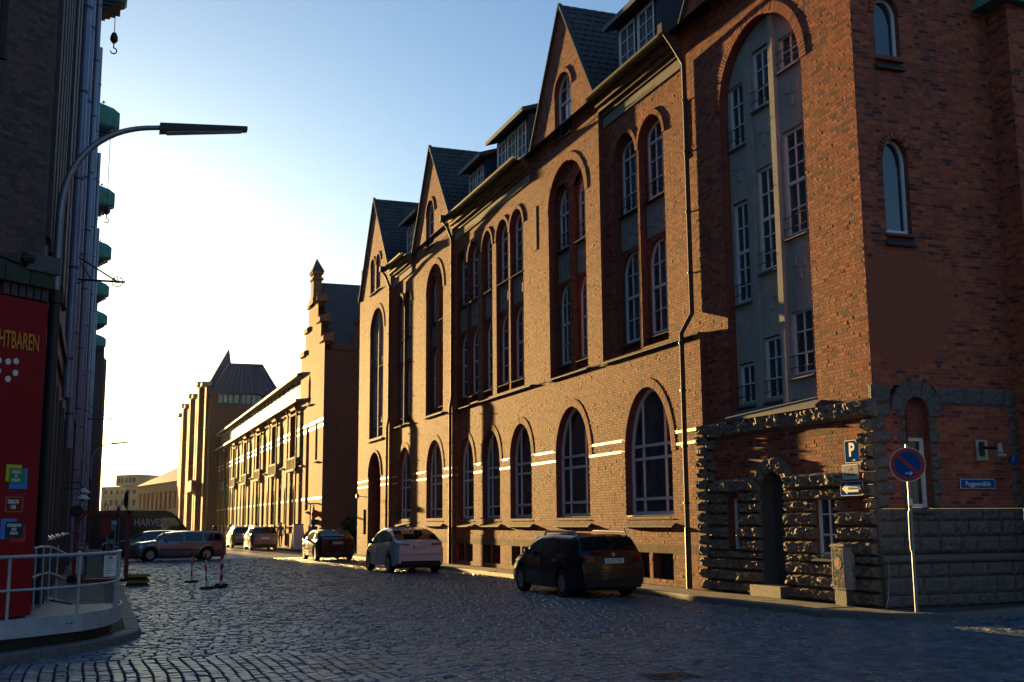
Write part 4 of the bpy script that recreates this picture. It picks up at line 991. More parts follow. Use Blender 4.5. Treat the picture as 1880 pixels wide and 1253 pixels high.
# two hazy buildings closing the street
def far_block(name, label, P0, P1, depth, h, ridge, m, rows, cols, roofm='wood'):
    P0, P1 = np.array(P0, float), np.array(P1, float); t = (P1 - P0); L = np.linalg.norm(t); t /= L; n_ = np.array([t[1], -t[0]])
    b0 = thing(name, (P0[0], P0[1], .1), label, 'building'); f = FR((P0[0], P0[1], 0), (t[0], t[1], 0), (-n_[0], -n_[1], 0) if (-n_)[1] > 0 or True else 0)
    wn_ = [Hole(1.2 + i * (L - 2) / cols, 1.2 + i * (L - 2) / cols + (L - 2) / cols * .5, z0, z1, z1) for i in range(cols) for z0, z1 in rows]
    strip_wall(b0, f, 0, h, lambda v: cut([(0, L)], wn_, v), m, .5)
    for w_ in wn_: MB(f).box(w_.u0, w_.u1, .3, .35, w_.v0, w_.vt).build('window', M['glass'], b0)
    MB(f).box(0, .02, .01, depth, 0, h).build('side_wall', M[m], b0); MB(f).box(L - .02, L, .01, depth, 0, h).build('side_wall', M[m], b0)
    MB(f).add([(-.3, -.4, h), (L + .3, -.4, h), (L + .3, depth / 2, h + ridge), (-.3, depth / 2, h + ridge), (-.3, depth, h), (L + .3, depth, h)], [(0, 1, 2, 3), (3, 2, 5, 4)]).build('roof', M[roofm], b0)
    MB(f).poly([(0, 0, h), (0, depth / 2, h + ridge - .1), (0, depth, h)]).build('gable_wall', M[m], b0); MB(f).poly([(L, 0, h), (L, depth / 2, h + ridge - .1), (L, depth, h)]).build('gable_wall', M[m], b0)
    return b0, f
far_block('storehouse', 'hazy brown brick storehouse with a pitched roof beyond the parked van', (7.6, 232), (13.2, 200), 14, 9.2, 3.6, 'brickfar', ((1, 3.5), (4.6, 7.6)), 9)
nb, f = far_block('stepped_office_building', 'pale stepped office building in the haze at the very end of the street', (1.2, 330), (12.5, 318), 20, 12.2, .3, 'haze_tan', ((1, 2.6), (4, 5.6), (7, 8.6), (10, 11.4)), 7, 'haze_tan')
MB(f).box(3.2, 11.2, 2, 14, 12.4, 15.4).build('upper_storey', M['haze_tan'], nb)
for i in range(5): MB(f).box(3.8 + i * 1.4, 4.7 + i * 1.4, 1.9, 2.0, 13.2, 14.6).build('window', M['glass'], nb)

# evening haze over the whole street
hz = bpy.data.materials.new('evening_haze'); hz.use_nodes = True; hn_ = hz.node_tree.nodes; hn_.clear()
pvn = hn_.new('ShaderNodeVolumePrincipled'); pvn.inputs['Color'].default_value = (.95, .93, .9, 1); pvn.inputs['Density'].default_value = HAZE; pvn.inputs['Anisotropy'].default_value = .55
ho = hn_.new('ShaderNodeOutputMaterial'); hz.node_tree.links.new(pvn.outputs[0], ho.inputs['Volume'])
MB().box(-202, 302, -82, 422, -1.03, 31).build('haze', hz, kind='stuff')

# ================================================================== LEFT BUILDING
XL = -1.0; FL = FR((XL, 0, 0), (0, 1, 0), (-1, 0, 0))
left = thing('dark_brick_storehouse', (XL, 20, .1), 'tall dark brick storehouse with green copper hoist bays along the left side of the street', 'building')
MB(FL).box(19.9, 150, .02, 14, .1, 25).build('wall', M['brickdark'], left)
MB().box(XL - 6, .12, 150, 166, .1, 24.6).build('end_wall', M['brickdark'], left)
MB().box(XL - .1, .5, 165.5, 166.2, 0, 24.6).build('corner_pier', M['brickfar'], left)
for i in range(5):      # moulded brick ribs at the corner
    y = 20.25 + i * 1.15; MB(FL).box(y, y + .62, -.06, .05, 6.6, 25).build('rib', M['rib'], left)
for k, y in enumerate([26.6, 28.6, 38.5, 44, 52, 60, 69, 78, 88, 98, 109, 120, 132, 144]):
    MB(FL).box(y, y + 1.1, -.09, .05, .2 if k > 2 else 7, 25).build('pier', M['brickdark'], left)
for k, (y, z0) in enumerate([(31.0, 5.0), (35.6, 4.0), (47.5, .5), (56.5, .5), (73.5, .5), (93, .5), (115, .5)]):
    p = MB().tube([(XL + .16, y, 25), (XL + .16, y, z0)], .115, 12).build('downpipe', M['lilac'], left, smooth=40)
    for z in np.arange(z0 + 1, 25, 2.4): MB().lathe([(.135, -.03), (.135, .03)], (XL + .16, y, z), seg=12).build('pipe_collar', M['lead'], p)
# cornices over the lower storeys, lower windows
for a, e, z in ((20.1, 36.5, 6.25), (38.2, 68, 5.95), (70, 110, 5.8)):
    MB(FL).wedge(a, e, -.14, .05, z - .35, z - .1, z + .05).box(a, e, -.06, .05, z - .75, z - .36).build('cornice', M['rib'], left)
lw = []
for i, y in enumerate([22.3, 24.2, 27.0, 29.0, 32.0, 34.0, 37.5, 40, 43.5, 46, 50, 53.5, 58, 62, 67, 72, 78, 84, 91, 98]):
    w = MB(FL).box(y, y + .95, -.012, .0, 1.6 if i % 3 else .4, 4.6 - .1 * (i % 2)).build('window', M['glass'], left)
    MB(FL).box(y - .30, y - .05, -.06, .03, .2, 5.0).build('pier', M['rib'], left)
    MB(FL).wedge(y - .05, y + 1.0, -.11, .03, 1.45, 1.5, 1.6).build('sill', M['brickwhite'], w)
# chamfered corner, real bricks
UC = np.array([-.76, -.65]); UC /= np.linalg.norm(UC); NC = np.array([-UC[1], UC[0]]); NC = NC if NC[1] > 0 else -NC
NC = np.array([UC[1], -UC[0]]) if np.dot(np.array([UC[1], -UC[0]]), (-.5, 1)) > 0 else -np.array([UC[1], -UC[0]])
FC = FR((XL + .0, 19.95, 0), (UC[0], UC[1], 0), (NC[0], NC[1], 0))
chw = [Hole(.97, 2.4, 9.3, 14.5, 14.5), Hole(.97, 2.4, 5.6, 7.75, 7.75)]
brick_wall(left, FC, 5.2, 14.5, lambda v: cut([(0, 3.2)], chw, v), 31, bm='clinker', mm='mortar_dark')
for h in chw:
    reveal(left, FC, h, .28, 'brickdark', closed=True)
    window(left, FC, Hole(h.u0 + .02, h.u1, h.v0 + .1, h.vt, h.vt), .16, cols=3, rows=3, fw=.1, m='teal')
MB(FC).box(0, 9, .35, 1.0, 14.5, 25).box(0, 9, .4, 3, 0, 14.5).box(3.2, 9, .0, .4, .1, 14.5).build('corner_wall', M['brickdark'], left)
# projecting lower corner with the red panel
PU = np.array([-.76, -.65]); PU /= np.linalg.norm(PU)
FA = FR((-.82, 17.92, 0), (PU[0], PU[1], 0), (NC[0], NC[1], 0))
MB(FA).box(-.02, 4, .10, 2.4, .1, 5.22).build('lower_corner_wall', M['brickdark'], left)
lg = MB(FA)
for i in range(8): lg.box(-.05 + i * .42, .35 + i * .42, -.06, .6, 5.24, 5.46)
lg.build('mossy_ledge', mat('mossy_ledge', (.055, .07, .045), .9, noise=(6, .5), bump=.8, bscale=25), left)
MB(FA).wedge(-.12, .42, -.10, .8, 5.46, 5.72, 5.8).build('ledge_block', M['granite_s'], left)
for i in range(6): MB(FA).box(-.02 + i * .13, .08 + i * .13, .02, .2, 5.06, 5.24).build('dentil', M['brickdark'], left)
MB(FA).tube([(.35, -.02, 5.50), (.9, -.02, 5.58), (1.6, .0, 5.55)], .025).lathe([(.0, -.1), (.09, -.06), (.09, .06), (0, .1)], (.42, -.05, 5.62), 'x', 10).build('spotlight', M['iron'], left)
panel = thing('red_banner_panel', (-.82, 17.92, .45), 'dark red panel with orange lettering, braille dots and square signs at the left corner', 'sign')
MB(FA).box(-.02, 1.6, .0, .06, .50, 5.02).build('board', M['red'], panel)
def on_panel(txt, u, v, size, m='white', **k):   # u measured from the panel's right edge
    p = FA(np.array([u, -.014, v])); return text_mesh(txt, size, 'lettering', M[m], panel, basis(tuple(p), (-PU[0], -PU[1], 0), (-NC[0], -NC[1], 0)), **k)
on_panel('CHTBAREN', .50, 4.39, .35, 'yellow', sx=.44, bold=.004)
dots = MB(FA)
for (u, v) in ((.60, 4.08), (.47, 4.10), (.47, 3.93), (.585, 3.83), (.75, 4.08), (.75, 3.93)):
    dots.lathe([(0, -.008), (.045, -.006), (.045, 0)], (u, 0, v), 'y', 16)
dots.build('braille_dots', M['white'], panel)
def sq(u0, u1, v0, v1, col, nm, n=-.004):
    return MB(FA).box(u0, u1, n - .003, .0, v0, v1).build(nm, mat(nm, col, .5), panel)
sq(.27, .52, 2.38, 2.62, (.60, .55, .02), 'yellow_square', -.002); sq(.17, .46, 2.28, 2.57, (.03, .22, .70), 'blue_square', -.005); sq(.22, .47, 2.35, 2.57, (.01, .25, .04), 'green_square', -.009)
on_panel('DIALOG\nIM\nSTILLEN', .36, 2.46, .058, sx=.7, bold=.002).location.y += 0
for (a, e, v0, v1, c_) in ((.20, .45, 2.0, 2.2, (.22, .02, .12)), (.22, .50, 1.95, 2.17, (.45, .2, .02))):
    fr_ = MB(FA).box(a, e, -.010, 0, v1 - .012, v1).box(a, e, -.010, 0, v0, v0 + .012).box(a, a + .012, -.010, 0, v0, v1).box(e - .012, e, -.010, 0, v0, v1); fr_.build('outline_square', mat('outline_square', c_, .5), panel)
on_panel('DIALOG\nLAB', .38, 2.06, .075, sx=.65, bold=.003)
sq(.30, .55, 1.58, 1.86, (.03, .22, .70), 'blue_frame', -.002); sq(.14, .40, 1.53, 1.78, (.45, .01, .02), 'red_frame', -.003); sq(.19, .48, 1.59, 1.82, (.004, .006, .03), 'navy_square', -.008)
on_panel('WORKSHOPS\nUND\nEVENTS', .345, 1.71, .055, sx=.68, bold=.002)
# hoist bays (green copper), one thing each part of the storehouse
def hoist(Y):
    h = MB()
    c_ = (XL, Y, 23.6)
    ang = [(-.0, -1.0), (.45, -.85), (.85, -.35), (.85, .35), (.45, .85), (0, 1.0)]
    lv = [(23.7, .88), (23.82, .95), (24.65, .95), (24.95, .70), (25.3, .10)]
    pts = [(XL + x * s * 1.55, Y + y * s, z) for z, s in lv for x, y in ang]
    fs = [(i * 6 + k, i * 6 + k + 1, (i + 1) * 6 + k + 1, (i + 1) * 6 + k) for i in range(4) for k in range(5)] + [tuple(range(6))[::-1]]
    h.add(pts, fs); o = h.build('hoist_bay', M['copper'], left)
    for i in range(4): MB().box(XL, XL + 1.0 - i * .2, Y - .75 + i * .1, Y + .75 - i * .1, 23.68 - (i + 1) * .14, 23.70 - i * .14).build('corbel', M['cladding'], o)
    MB().lathe([(0, 0), (.07, .05), (.07, .12), (0, .2)], (XL + .35, Y, 25.25), seg=8).build('finial', M['iron'], o)
    MB().box(XL - .05, XL + .10, Y + 4.5, Y + 6.0, 23.6, 24.8).build('bracket', M['brickdark'], left)
for k in range(8): hoist(48.5 + 16.6 * k)
for k, (Y, L) in enumerate(((48.5, .95), (65.1, 4.1))):
    x = XL + .80
    hk = thing('hoist_hook', (x, Y, 22.5 - L), ('larger' if k == 0 else 'smaller lower') + ' iron crane hook hanging on a thin cable from a green hoist bay', 'hook', 'crane hooks on the left building')
    MB().tube([(x, Y, 23.4), (x, Y, 22.5 - L + .9)], .018, 5).build('cable', M['iron'], hk)
    zb = 22.5 - L
    MB().lathe([(0, .95), (.10, .88), (.16, .7), (.16, .55), (.08, .45), (0, .4)], (x, Y, zb), seg=10).build('pulley_block', M['iron'], hk)
    MB().tube([(x, Y, zb + .42), (x, Y, zb + .25)] + [(x + .13 * math.sin(a) , Y, zb + .10 + .13 * math.cos(a)) for a in np.linspace(0, math.pi * 1.55, 9)], [.03] * 9 + [.025, .012], 6).build('hook', M['iron'], hk)
# wrought iron sign brackets
def bracket(Y, z, s=1.):
    br = thing('iron_sign_bracket', (XL, Y, z), 'wrought iron wall bracket with wheeled tip, ' + ('the large one above the red panel' if s < 1.2 else 'the faint one further down the street'), 'bracket', 'iron brackets on the left wall')
    e = XL + 1.25 * s
    MB().tube([(XL - .05, Y, z), (e + .15, Y, z)], .03).build('arm', M['iron'], br)
    MB().tube([(XL - .05, Y, z + .75 * s), (e - .1, Y, z + .03)], .022).tube([(XL, Y, z - .25), (XL + .5, Y, z)], .018).tube([(XL + .3, Y, z + .5), (XL + .6, Y, z + .02)], .016).build('stay', M['iron'], br)
    w = MB().tube([(e - .05 + .14 * math.cos(a), Y, z + .14 * math.sin(a)) for a in np.linspace(0, 2 * math.pi, 17)], .014, 5)
    for a in (0, .785, 1.57, 2.356): w.tube([(e - .05 - .14 * math.cos(a), Y, z - .14 * math.sin(a)), (e - .05 + .14 * math.cos(a), Y, z + .14 * math.sin(a))], .01, 4)
    w.build('wheel', M['iron'], br)
bracket(31.5, 8.2, 1.05); bracket(78, 8.6, 1.4)
# bulkhead lamps on the wall by the gate
for Y, z in ((40.2, 2.85), (38.4, 2.6)):
    wl_ = thing('wall_lamp', (XL, Y, z), 'white shaded wall lamp on a bent arm, ' + ('upper' if z > 2.7 else 'lower') + ' of two above the red gate', 'lamp', 'wall lamps above the gate')
    MB().tube([(XL, Y, z + .3), (XL + .45, Y, z + .32), (XL + .6, Y, z + .12)], .02).build('arm', M['iron'], wl_)
    MB().lathe([(.03, .14), (.08, .1), (.20, .02), (.21, -.02)], (XL + .6, Y, z), seg=14).build('lamp_shade', M['white'], wl_)
    MB().lathe([(.0, -.1), (.06, -.07), (.07, 0)], (XL + .6, Y, z), seg=10).build('bulb_guard', M['iron'], wl_)

# ================================================================== STREET LAMPS
def street_lamp():
    t = local(thing('street_lamp', (0, 0, 0)))
    MB().tube([(0, 0, 0), (0, 0, .9), (0, 0, 5.6)], [.105, .10, .095], 14).tube([(0, 0, 5.5), (0, 0, 5.72)], .14, 12).build('pole_base', M['pipedark'], t, smooth=50)
    kz = np.linspace(0, 1, 22); kk = np.linspace(0, 1, 8)
    cx_ = np.array([0, 0, .05, .20, .48, .85, 1.25, 1.7]); cz_ = np.array([5.7, 7.0, 7.55, 8.0, 8.40, 8.68, 8.83, 8.90])
    def cr(a, t):   # Catmull-Rom through the control heights
        p = np.concatenate([[2 * a[0] - a[1]], a, [2 * a[-1] - a[-2]]]); s_ = min(t * 7, 6.999); i = int(s_); f = s_ - i; q = p[i:i + 4]
        return .5 * ((2 * q[1]) + (q[2] - q[0]) * f + (2 * q[0] - 5 * q[1] + 4 * q[2] - q[3]) * f * f + (3 * q[1] - q[0] - 3 * q[2] + q[3]) * f ** 3)
    pts = [(cr(cx_, t), 0, cr(cz_, t)) for t in kz]
    MB().tube(pts, [.075 - .03 * t for t in kz], 12).build('arm', M['galv'], t, smooth=50)
    MB().hexa([(1.62, -.13, 8.80), (3.2, -.09, 9.00), (3.2, .09, 9.00), (1.62, .13, 8.80), (1.62, -.13, 8.95), (3.2, -.07, 9.08), (3.2, .07, 9.08), (1.62, .13, 8.95)]).build('lamp_head', M['pipedark'], t)
    MB().hexa([(1.75, -.10, 8.785), (3.1, -.07, 8.965), (3.1, .07, 8.965), (1.75, .10, 8.785), (1.75, -.10, 8.81), (3.1, -.07, 9.0), (3.1, .07, 9.0), (1.75, .10, 8.81)]).build('diffuser', mat('lamp_diffuser', (.25, .27, .3), .3), t)
    return t
sl = street_lamp(); sl.location = (-.84, 21.0, .1); tag(sl, 'tall curved street lamp with long flat head by the dark wall', 'street lamp', 'street lamps along the left pavement')
s2 = copy_tree(sl); s2.location = (-.55, 107, .1); tag(s2, 'distant street lamp, its flat head a thin line against the bright sky', 'street lamp')

# ================================================================== PLATFORM WITH RAILING
pf = thing('entrance_platform', (0, 18.5, .1), 'curved grey steel platform and ramp with tubular railing at the left corner', 'platform')
edge = [(-5, 13.0), (-2.3, 15.3), (-1.12, 16.8), (-.73, 17.07 + .05), (-.11, 17.75), (.20, 18.4), (.39, 19.21), (.46, 19.9), (.44, 20.5)]
dk = MB(); dk.poly([(x, y, .47) for x, y in edge] + [(-.3, 20.5, .47), (-.62, 22.6, .47), (-.95, 22.6, .47), (-.95, 19, .47), (-5, 16, .47)])
dk.build('deck', M['deck'], pf)
fa = MB()
for (a, b_) in zip(edge[:-1], edge[1:]):
    a, b_ = np.array(a), np.array(b_); t = (b_ - a) / np.linalg.norm(b_ - a); n_ = np.array([t[1], -t[0]]) * .02
    fa.hexa([(*a, .27), (*b_, .27), (*(b_ + n_), .27), (*(a + n_), .27), (*a, .52), (*b_, .52), (*(b_ + n_), .52), (*(a + n_), .52)])
fa.build('fascia', M['steelwhite'], pf)
bo = MB()
for (x, y) in ((-1.9, 15.85), (-1.78, 16.0), (-.3, 17.5), (-.24, 17.56), (.33, 18.98)): bo.lathe([(.012, -.02), (.012, .02)], (x + .0, y - .03, .40), 'y', 6)
bo.build('bolts', M['iron'], pf)
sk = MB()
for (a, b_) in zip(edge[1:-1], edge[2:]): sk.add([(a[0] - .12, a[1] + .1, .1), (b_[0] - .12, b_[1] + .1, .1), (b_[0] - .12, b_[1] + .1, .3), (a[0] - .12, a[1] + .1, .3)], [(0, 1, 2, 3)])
sk.build('shade_skirt', M['blacktrim'], pf)  # black sheets stand in for the shade in the gap below the deck
rl = [(-2.3, 15.35), (-1.08, 16.85), (-.70, 17.15), (-.10, 17.82), (.22, 18.5), (.36, 19.2), (.42, 19.9), (.40, 20.3)]
MB().tube([(x, y, 1.345) for x, y in rl] + [(.40, 20.45, 1.30), (.40, 20.45, 1.15)], .024, 8).build('handrail', M['steelwhite'], pf, smooth=50)
MB().tube([(x, y, .90) for x, y in rl], .018, 8).build('mid_rail', M['steelwhite'], pf, smooth=50)
for (x, y) in ((-1.05, 16.9), (-.18, 17.75), (.34, 19.1), (.41, 20.2), (.38, 19.45)): MB().tube([(x, y, .45), (x, y, 1.33)], .022, 8).build('post', M['steelwhite'], pf, smooth=50)
for z in (1.42, .98): MB().tube([(-.86, 19.0, z), (-.80, 20.3, z), (-.70, 21.5, z - .02), (-.45, 22.5, z - .18)], .02, 7).build('wall_rail', M['steelwhite'], pf, smooth=50)
for (x, y) in ((-.84, 19.32), (-.77, 20.4), (-.70, 21.35), (-.60, 22.1)): MB().tube([(x, y, .47), (x, y, 1.42)], .02, 7).build('post', M['steelwhite'], pf, smooth=50)
MB().hexa([(-.97, 22.6, .4), (-.30, 20.5, .4), (-.28, 20.5, .4), (-.95, 22.6, .4), (-.97, 22.6, .5), (-.30, 20.5, .5), (-.28, 20.5, .5), (-.95, 22.6, .5)]).build('ramp_edge', M['steelwhite'], pf)
nt_ = thing('paper_notice', (.28, 19.05, 1.0), 'white paper notice with small print tied to the railing corner', 'notice')
FN = FR((.22, 18.9, 0), (.83, .55, 0), (-.55, .83, 0))
MB(FN).box(-.10, .11, -.05, -.04, .98, 1.30).build('sheet', M['white'], nt_)
pr = MB(FN); 
for i in range(7): pr.box(-.07, -.07 + random.uniform(.08, .15), -.053, -.05, 1.03 + i * .035, 1.037 + i * .035)
pr.box(-.03, .04, -.053, -.05, 1.26, 1.28).build('print', M['black'], nt_)

# ================================================================== RED MESH GATE
gt = thing('red_mesh_gate', (.2, 36.3, .1), 'red steel gate filled with wire mesh closing the left pavement', 'gate')
YG = 36.3; g = MB()
for x in (-.52, .95): MB().box(x - .05, x + .05, YG - .05, YG + .05, .12, 2.2).build('gate_post', M['gatered'], gt)
for z in (2.15, .16): MB().box(-.57, 1.0, YG - .05, YG + .05, z - .05, z + .05).build('cross_bar', M['gatered'], gt)
for (a, b_) in (((-.5, 1.85), (-.25, 2.12)), ((.93, 1.8), (.6, 2.12)), ((-.5, .45), (-.25, .2))): MB().tube([(a[0], YG, a[1]), (b_[0], YG, b_[1])], .035, 6).build('brace', M['gatered'], gt)
ms = MB()
for i in range(29): x = -.47 + i * .05; ms.box(x - .002, x + .002, YG - .002, YG + .002, .2, 2.1)
for i in range(39): z = .2 + i * .05; ms.box(-.5, .92, YG - .002, YG + .002, z - .002, z + .002)
ms.build('wire_mesh', M['iron'], gt, kind='stuff')
MB().box(.14, .46, YG - .03, YG - .01, 1.45, 1.95).build('red_board', M['gatered'], gt); MB().box(.22, .40, YG - .03, YG - .01, 1.97, 2.12).build('red_board', M['gatered'], gt)
MB().lathe([(.06, -.1), (.18, -.1), (.18, -.06), (.10, -.05), (.10, .05), (.18, .06), (.18, .1), (.06, .1)], (-.52, YG - .15, 2.18), 'y', 18).build('reel', M['blacktrim'], gt)
MB().lathe([(.05, -.06), (.14, -.06), (.14, .06), (.05, .06)], (-.58, YG - .15, .2), 'y', 14).build('wheel', M['rubber'], gt)
MB().tube([(.26, YG, 2.2), (.26, YG, 2.36), (.30, YG, 2.40), (.34, YG, 2.36), (.34, YG, 2.2)], .014, 6).build('lifting_loop', M['iron'], gt)
MB().box(-.46, -.28, YG - .10, YG - .08, .35, 1.0).build('notice_sheet', M['signback'], gt)
bl_ = thing('ballast_stack', (1.2, 36.0, 0), 'stack of yellow and black rubber ballast feet beside the red gate', 'ballast')
for i in range(4):
    z = .0 + i * .085; dx = random.uniform(-.06, .06)
    MB().hexa([(.95 + dx, 35.7, z), (1.62 + dx, 35.8, z), (1.55 + dx, 36.2, z), (.93 + dx, 36.1, z), (1.0 + dx, 35.75, z + .08), (1.55 + dx, 35.84, z + .08), (1.5 + dx, 36.15, z + .08), (.98 + dx, 36.06, z + .08)]).build('foot', mat('ballast_' + ('yellow' if i % 2 else 'black'), (.35, .25, .02) if i % 2 else (.02, .02, .02), .8), bl_)

# ================================================================== SIGNS
def disc_sign(x, y, z, face, label, r=.30, top=None, pole=True, plate=True, arrow=True, grp='no stopping signs'):
    t = thing('no_stopping_sign', (x, y, .12), label, 'road sign', grp)
    fx, fy = math.sin(face), -math.cos(face); f = FR((x + fx * .05, y + fy * .05, 0), (-fy, fx, 0), (-fx, -fy, 0))
    if pole: MB().tube([(x, y, .1), (x, y, top or z + r + .03)], .03, 12).build('pole', M['galv'], t, smooth=50)
    d0 = MB(f).lathe([(r, -.003), (r, .003)], (0, 0, z), 'y', 40).build('disc', M['signback'], t)
    rg_ = MB(f)
    def ringm(r0, r1, n, m, nm):
        b = MB(f); k = 40; pts = [(q * math.cos(2 * math.pi * i / k), n, z + q * math.sin(2 * math.pi * i / k)) for q in (r0, r1) for i in range(k)]
        b.add(pts, [(i, (i + 1) % k, k + (i + 1) % k, k + i) for i in range(k)]); b.build(nm, M[m], d0)
    ringm(r * .96, r, -.0045, 'white', 'white_rim'); ringm(r * .74, r * .96, -.0045, 'signred', 'red_ring'); ringm(.001, r * .74, -.0045, 'blue', 'blue_field')
    a = r * .56; w = r * .10
    MB(f).poly([(-a - w * .7, -.007, z + a - w * .7), (-a + w * .7, -.007, z + a + w * .7), (a + w * .7, -.007, z - a + w * .7), (a - w * .7, -.007, z - a - w * .7)]).build('red_bar', M['signred'], d0)
    if arrow: MB(f).poly([(-.05, -.009, z - r * .50 - .01), (-.05, -.009, z - r * .50 + .01), (.04, -.009, z - r * .50 + .01), (.02, -.009, z - r * .5 + .035), (.045, -.009, z - r * .5 + .035), (.085, -.009, z - r * .50), (.045, -.009, z - r * .5 - .035), (.02, -.009, z - r * .5 - .035), (.04, -.009, z - r * .5 - .01)]).build('white_arrow', M['white'], d0)
    for zz in (z - .12, z + .12): MB().lathe([(.04, -.015), (.04, .015)], (x, y, zz), seg=12).build('clamp', M['galv'], t)
    return t
ns = disc_sign(13.78, 16.92, 2.73, R(-38), 'round no stopping sign with white arrow on a steel pole, right corner', r=.31, top=3.10)
MB().lathe([(.033, -.02), (.033, .02)], (13.78, 16.92, 1.98), seg=12).build('orange_band', mat('orange_sticker', (.6, .12, .03), .6), ns)
MB().tube([(13.76, 16.95, 1.9), (13.745, 16.94, 1.4), (13.76, 16.95, 1.2)], .012, 5).build('tape_strip', M['white'], ns)
MB().box(13.75, 13.81, 16.885, 16.888, 2.0, 2.12).build('sticker', M['white'], ns)
disc_sign(1.0, 40.5, 2.60, R(-75), 'larger round no stopping sign, nearly edge-on, above the red gate', r=.30, arrow=False)
disc_sign(1.15, 62.0, 2.45, R(-75), 'small distant round sign, edge-on, left of the larger disc', r=.28, arrow=False)
def wall_plate(f, name, label, u0, u1, v0, v1, m, cat='sign'):
    t = thing(name, tuple(f(np.array([(u0 + u1) / 2, -.05, v0]))), label, cat)
    k = .02; pts = [(u0 + k, v0), (u1 - k, v0), (u1, v0 + k), (u1, v1 - k), (u1 - k, v1), (u0 + k, v1), (u0, v1 - k), (u0, v0 + k)]
    p0 = MB(f).prism([(u, -.155, v) for u, v in pts], (0, .012, 0)).build('rim', M['white'], t)
    c = .012; p1 = MB(f).prism([((u - (u0 + u1) / 2) * (1 - 2 * c / (u1 - u0)) + (u0 + u1) / 2, -.158, (v - (v0 + v1) / 2) * (1 - 2 * c / (v1 - v0)) + (v0 + v1) / 2) for u, v in pts], (0, .006, 0)).build('face', M[m], t)
    MB(f).box(u0 + .1, u0 + .14, -.145, 0, v0 + .1, v0 + .14).box(u1 - .14, u1 - .1, -.145, 0, v0 + .1, v0 + .14).build('bracket', M['galv'], t)
    return t
def st_text(t, txt, u, v, size, m, **k):
    return text_mesh(txt, size, 'lettering', M[m], t, basis((XT - .1595, u, v), (0, -1, 0), (-1, 0, 0)), ext=.001, **k)
p = wall_plate(FT, 'parking_sign', 'blue parking sign with a large white P, topmost of the three wall signs', 18.46, 18.90, 2.86, 3.30, 'blue'); st_text(p, 'P', 18.68, 3.10, .36, 'white', bold=.012); MB(FT).poly([(18.66, -.1595, 2.90), (18.66, -.1595, 2.915), (18.60, -.1595, 2.915), (18.60, -.1595, 2.93), (18.57, -.1595, 2.9075), (18.60, -.1595, 2.885), (18.60, -.1595, 2.90)]).build('white_arrow', M['white'], p)
p = wall_plate(FT, 'supplementary_plate', 'white plate reading mit Parkschein, middle of the three wall signs', 18.50, 19.02, 2.54, 2.83, 'signback'); st_text(p, 'mit\nParkschein', 18.76, 2.685, .105, 'black', sx=.85, bold=.001)
p = wall_plate(FT, 'one_way_sign', 'blue one-way sign with a white arrow, lowest of the three wall signs', 18.40, 19.10, 2.22, 2.50, 'blue')
MB(FT).poly([(18.46, -.1592, 2.29), (18.46, -.1592, 2.43), (18.88, -.1592, 2.43), (18.88, -.1592, 2.475), (19.05, -.1592, 2.36), (18.88, -.1592, 2.245), (18.88, -.1592, 2.29)]).build('white_arrow', M['white'], p)
text_mesh('Einbahnstraße', .075, 'lettering', M['black'], p, basis((XT - .1600, 18.67, 2.36), (0, -1, 0), (-1, 0, 0)), ext=.001, sx=.85)
ps = thing('street_name_sign', (16.3, YC - .05, 2.36), 'dark blue street name plate reading Poggenmühle on the brick wall', 'street sign')
MB(FS).box(15.98, 16.83, -.045, -.03, 2.345, 2.535).build('rim', M['white'], ps); MB(FS).box(15.99, 16.82, -.049, -.044, 2.355, 2.525).build('face', M['blue'], ps)
text_mesh('Poggenmühle', .135, 'lettering', M['white'], ps, basis((16.405, YC - .051, 2.437), (1, 0, 0), (0, -1, 0)), ext=.001, sx=.86, bold=.001)
hn = thing('house_number_sign', (17.34, YC - .05, 2.85), 'tiny blue house number plate with a white 7 beside the wall lamp', 'sign')
MB(FS).box(17.25, 17.43, -.05, -.035, 2.85, 3.01).build('face', M['blue'], hn)
text_mesh('7', .12, 'lettering', M['white'], hn, basis((17.34, YC - .052, 2.93), (1, 0, 0), (0, -1, 0)), ext=.001)
wlp = thing('wall_lantern', (16.56, YC - .1, 2.9), 'grey wall fixture with a back plate and projecting arm beside the street name plate', 'lamp')
MB(FS).box(16.41, 16.70, -.06, -.0, 2.90, 3.31).build('back_plate', M['galv'], wlp); MB(FS).tube([(16.56, -.05, 3.15), (16.56, -.50, 3.12)], .03).build('arm', M['iron'], wlp)
MB(FS).box(16.50, 16.60, -.09, -.06, 2.98, 3.27).build('bracket_rib', M['iron'], wlp); MB(FS).lathe([(.0, .16), (.05, .16), (.06, -.02), (.11, -.05), (.11, -.1), (0, -.1)], (16.56, -.52, 3.05), seg=12).build('lamp_body', M['galv'], wlp)
cab = thing('junction_box', (13.82, 19.0, .12), 'weathered grey utility cabinet with an orange sticker standing on the pavement', 'utility box')
FCB = FR((13.68, 0, 0), (0, 1, 0), (1, 0, 0))
MB(FCB).box(18.80, 19.22, 0, .24, .42, 1.24).build('cabinet', mat('weathered_cabinet', (.38, .36, .32), .8, spec=.2, noise=(7, .3), stain=(3., .7, (.06, .05, .045))), cab)
MB(FCB).box(18.83, 19.19, .02, .22, -.02, .42).build('plinth', M['granite_s'], cab)
MB(FCB).hexa([(18.77, -.03, 1.24), (19.25, -.03, 1.24), (19.25, .27, 1.24), (18.77, .27, 1.24), (18.81, 0, 1.29), (19.21, 0, 1.29), (19.21, .24, 1.29), (18.81, .24, 1.29)]).build('lid', M['granite_s'], cab)
fl = MB(FCB)
for i in range(9): fl.box(18.83 + i * .042, 18.85 + i * .042, -.008, 0, .46, 1.2)
fl.build('ribs', M['signback'] if False else M['granite_s'], cab)
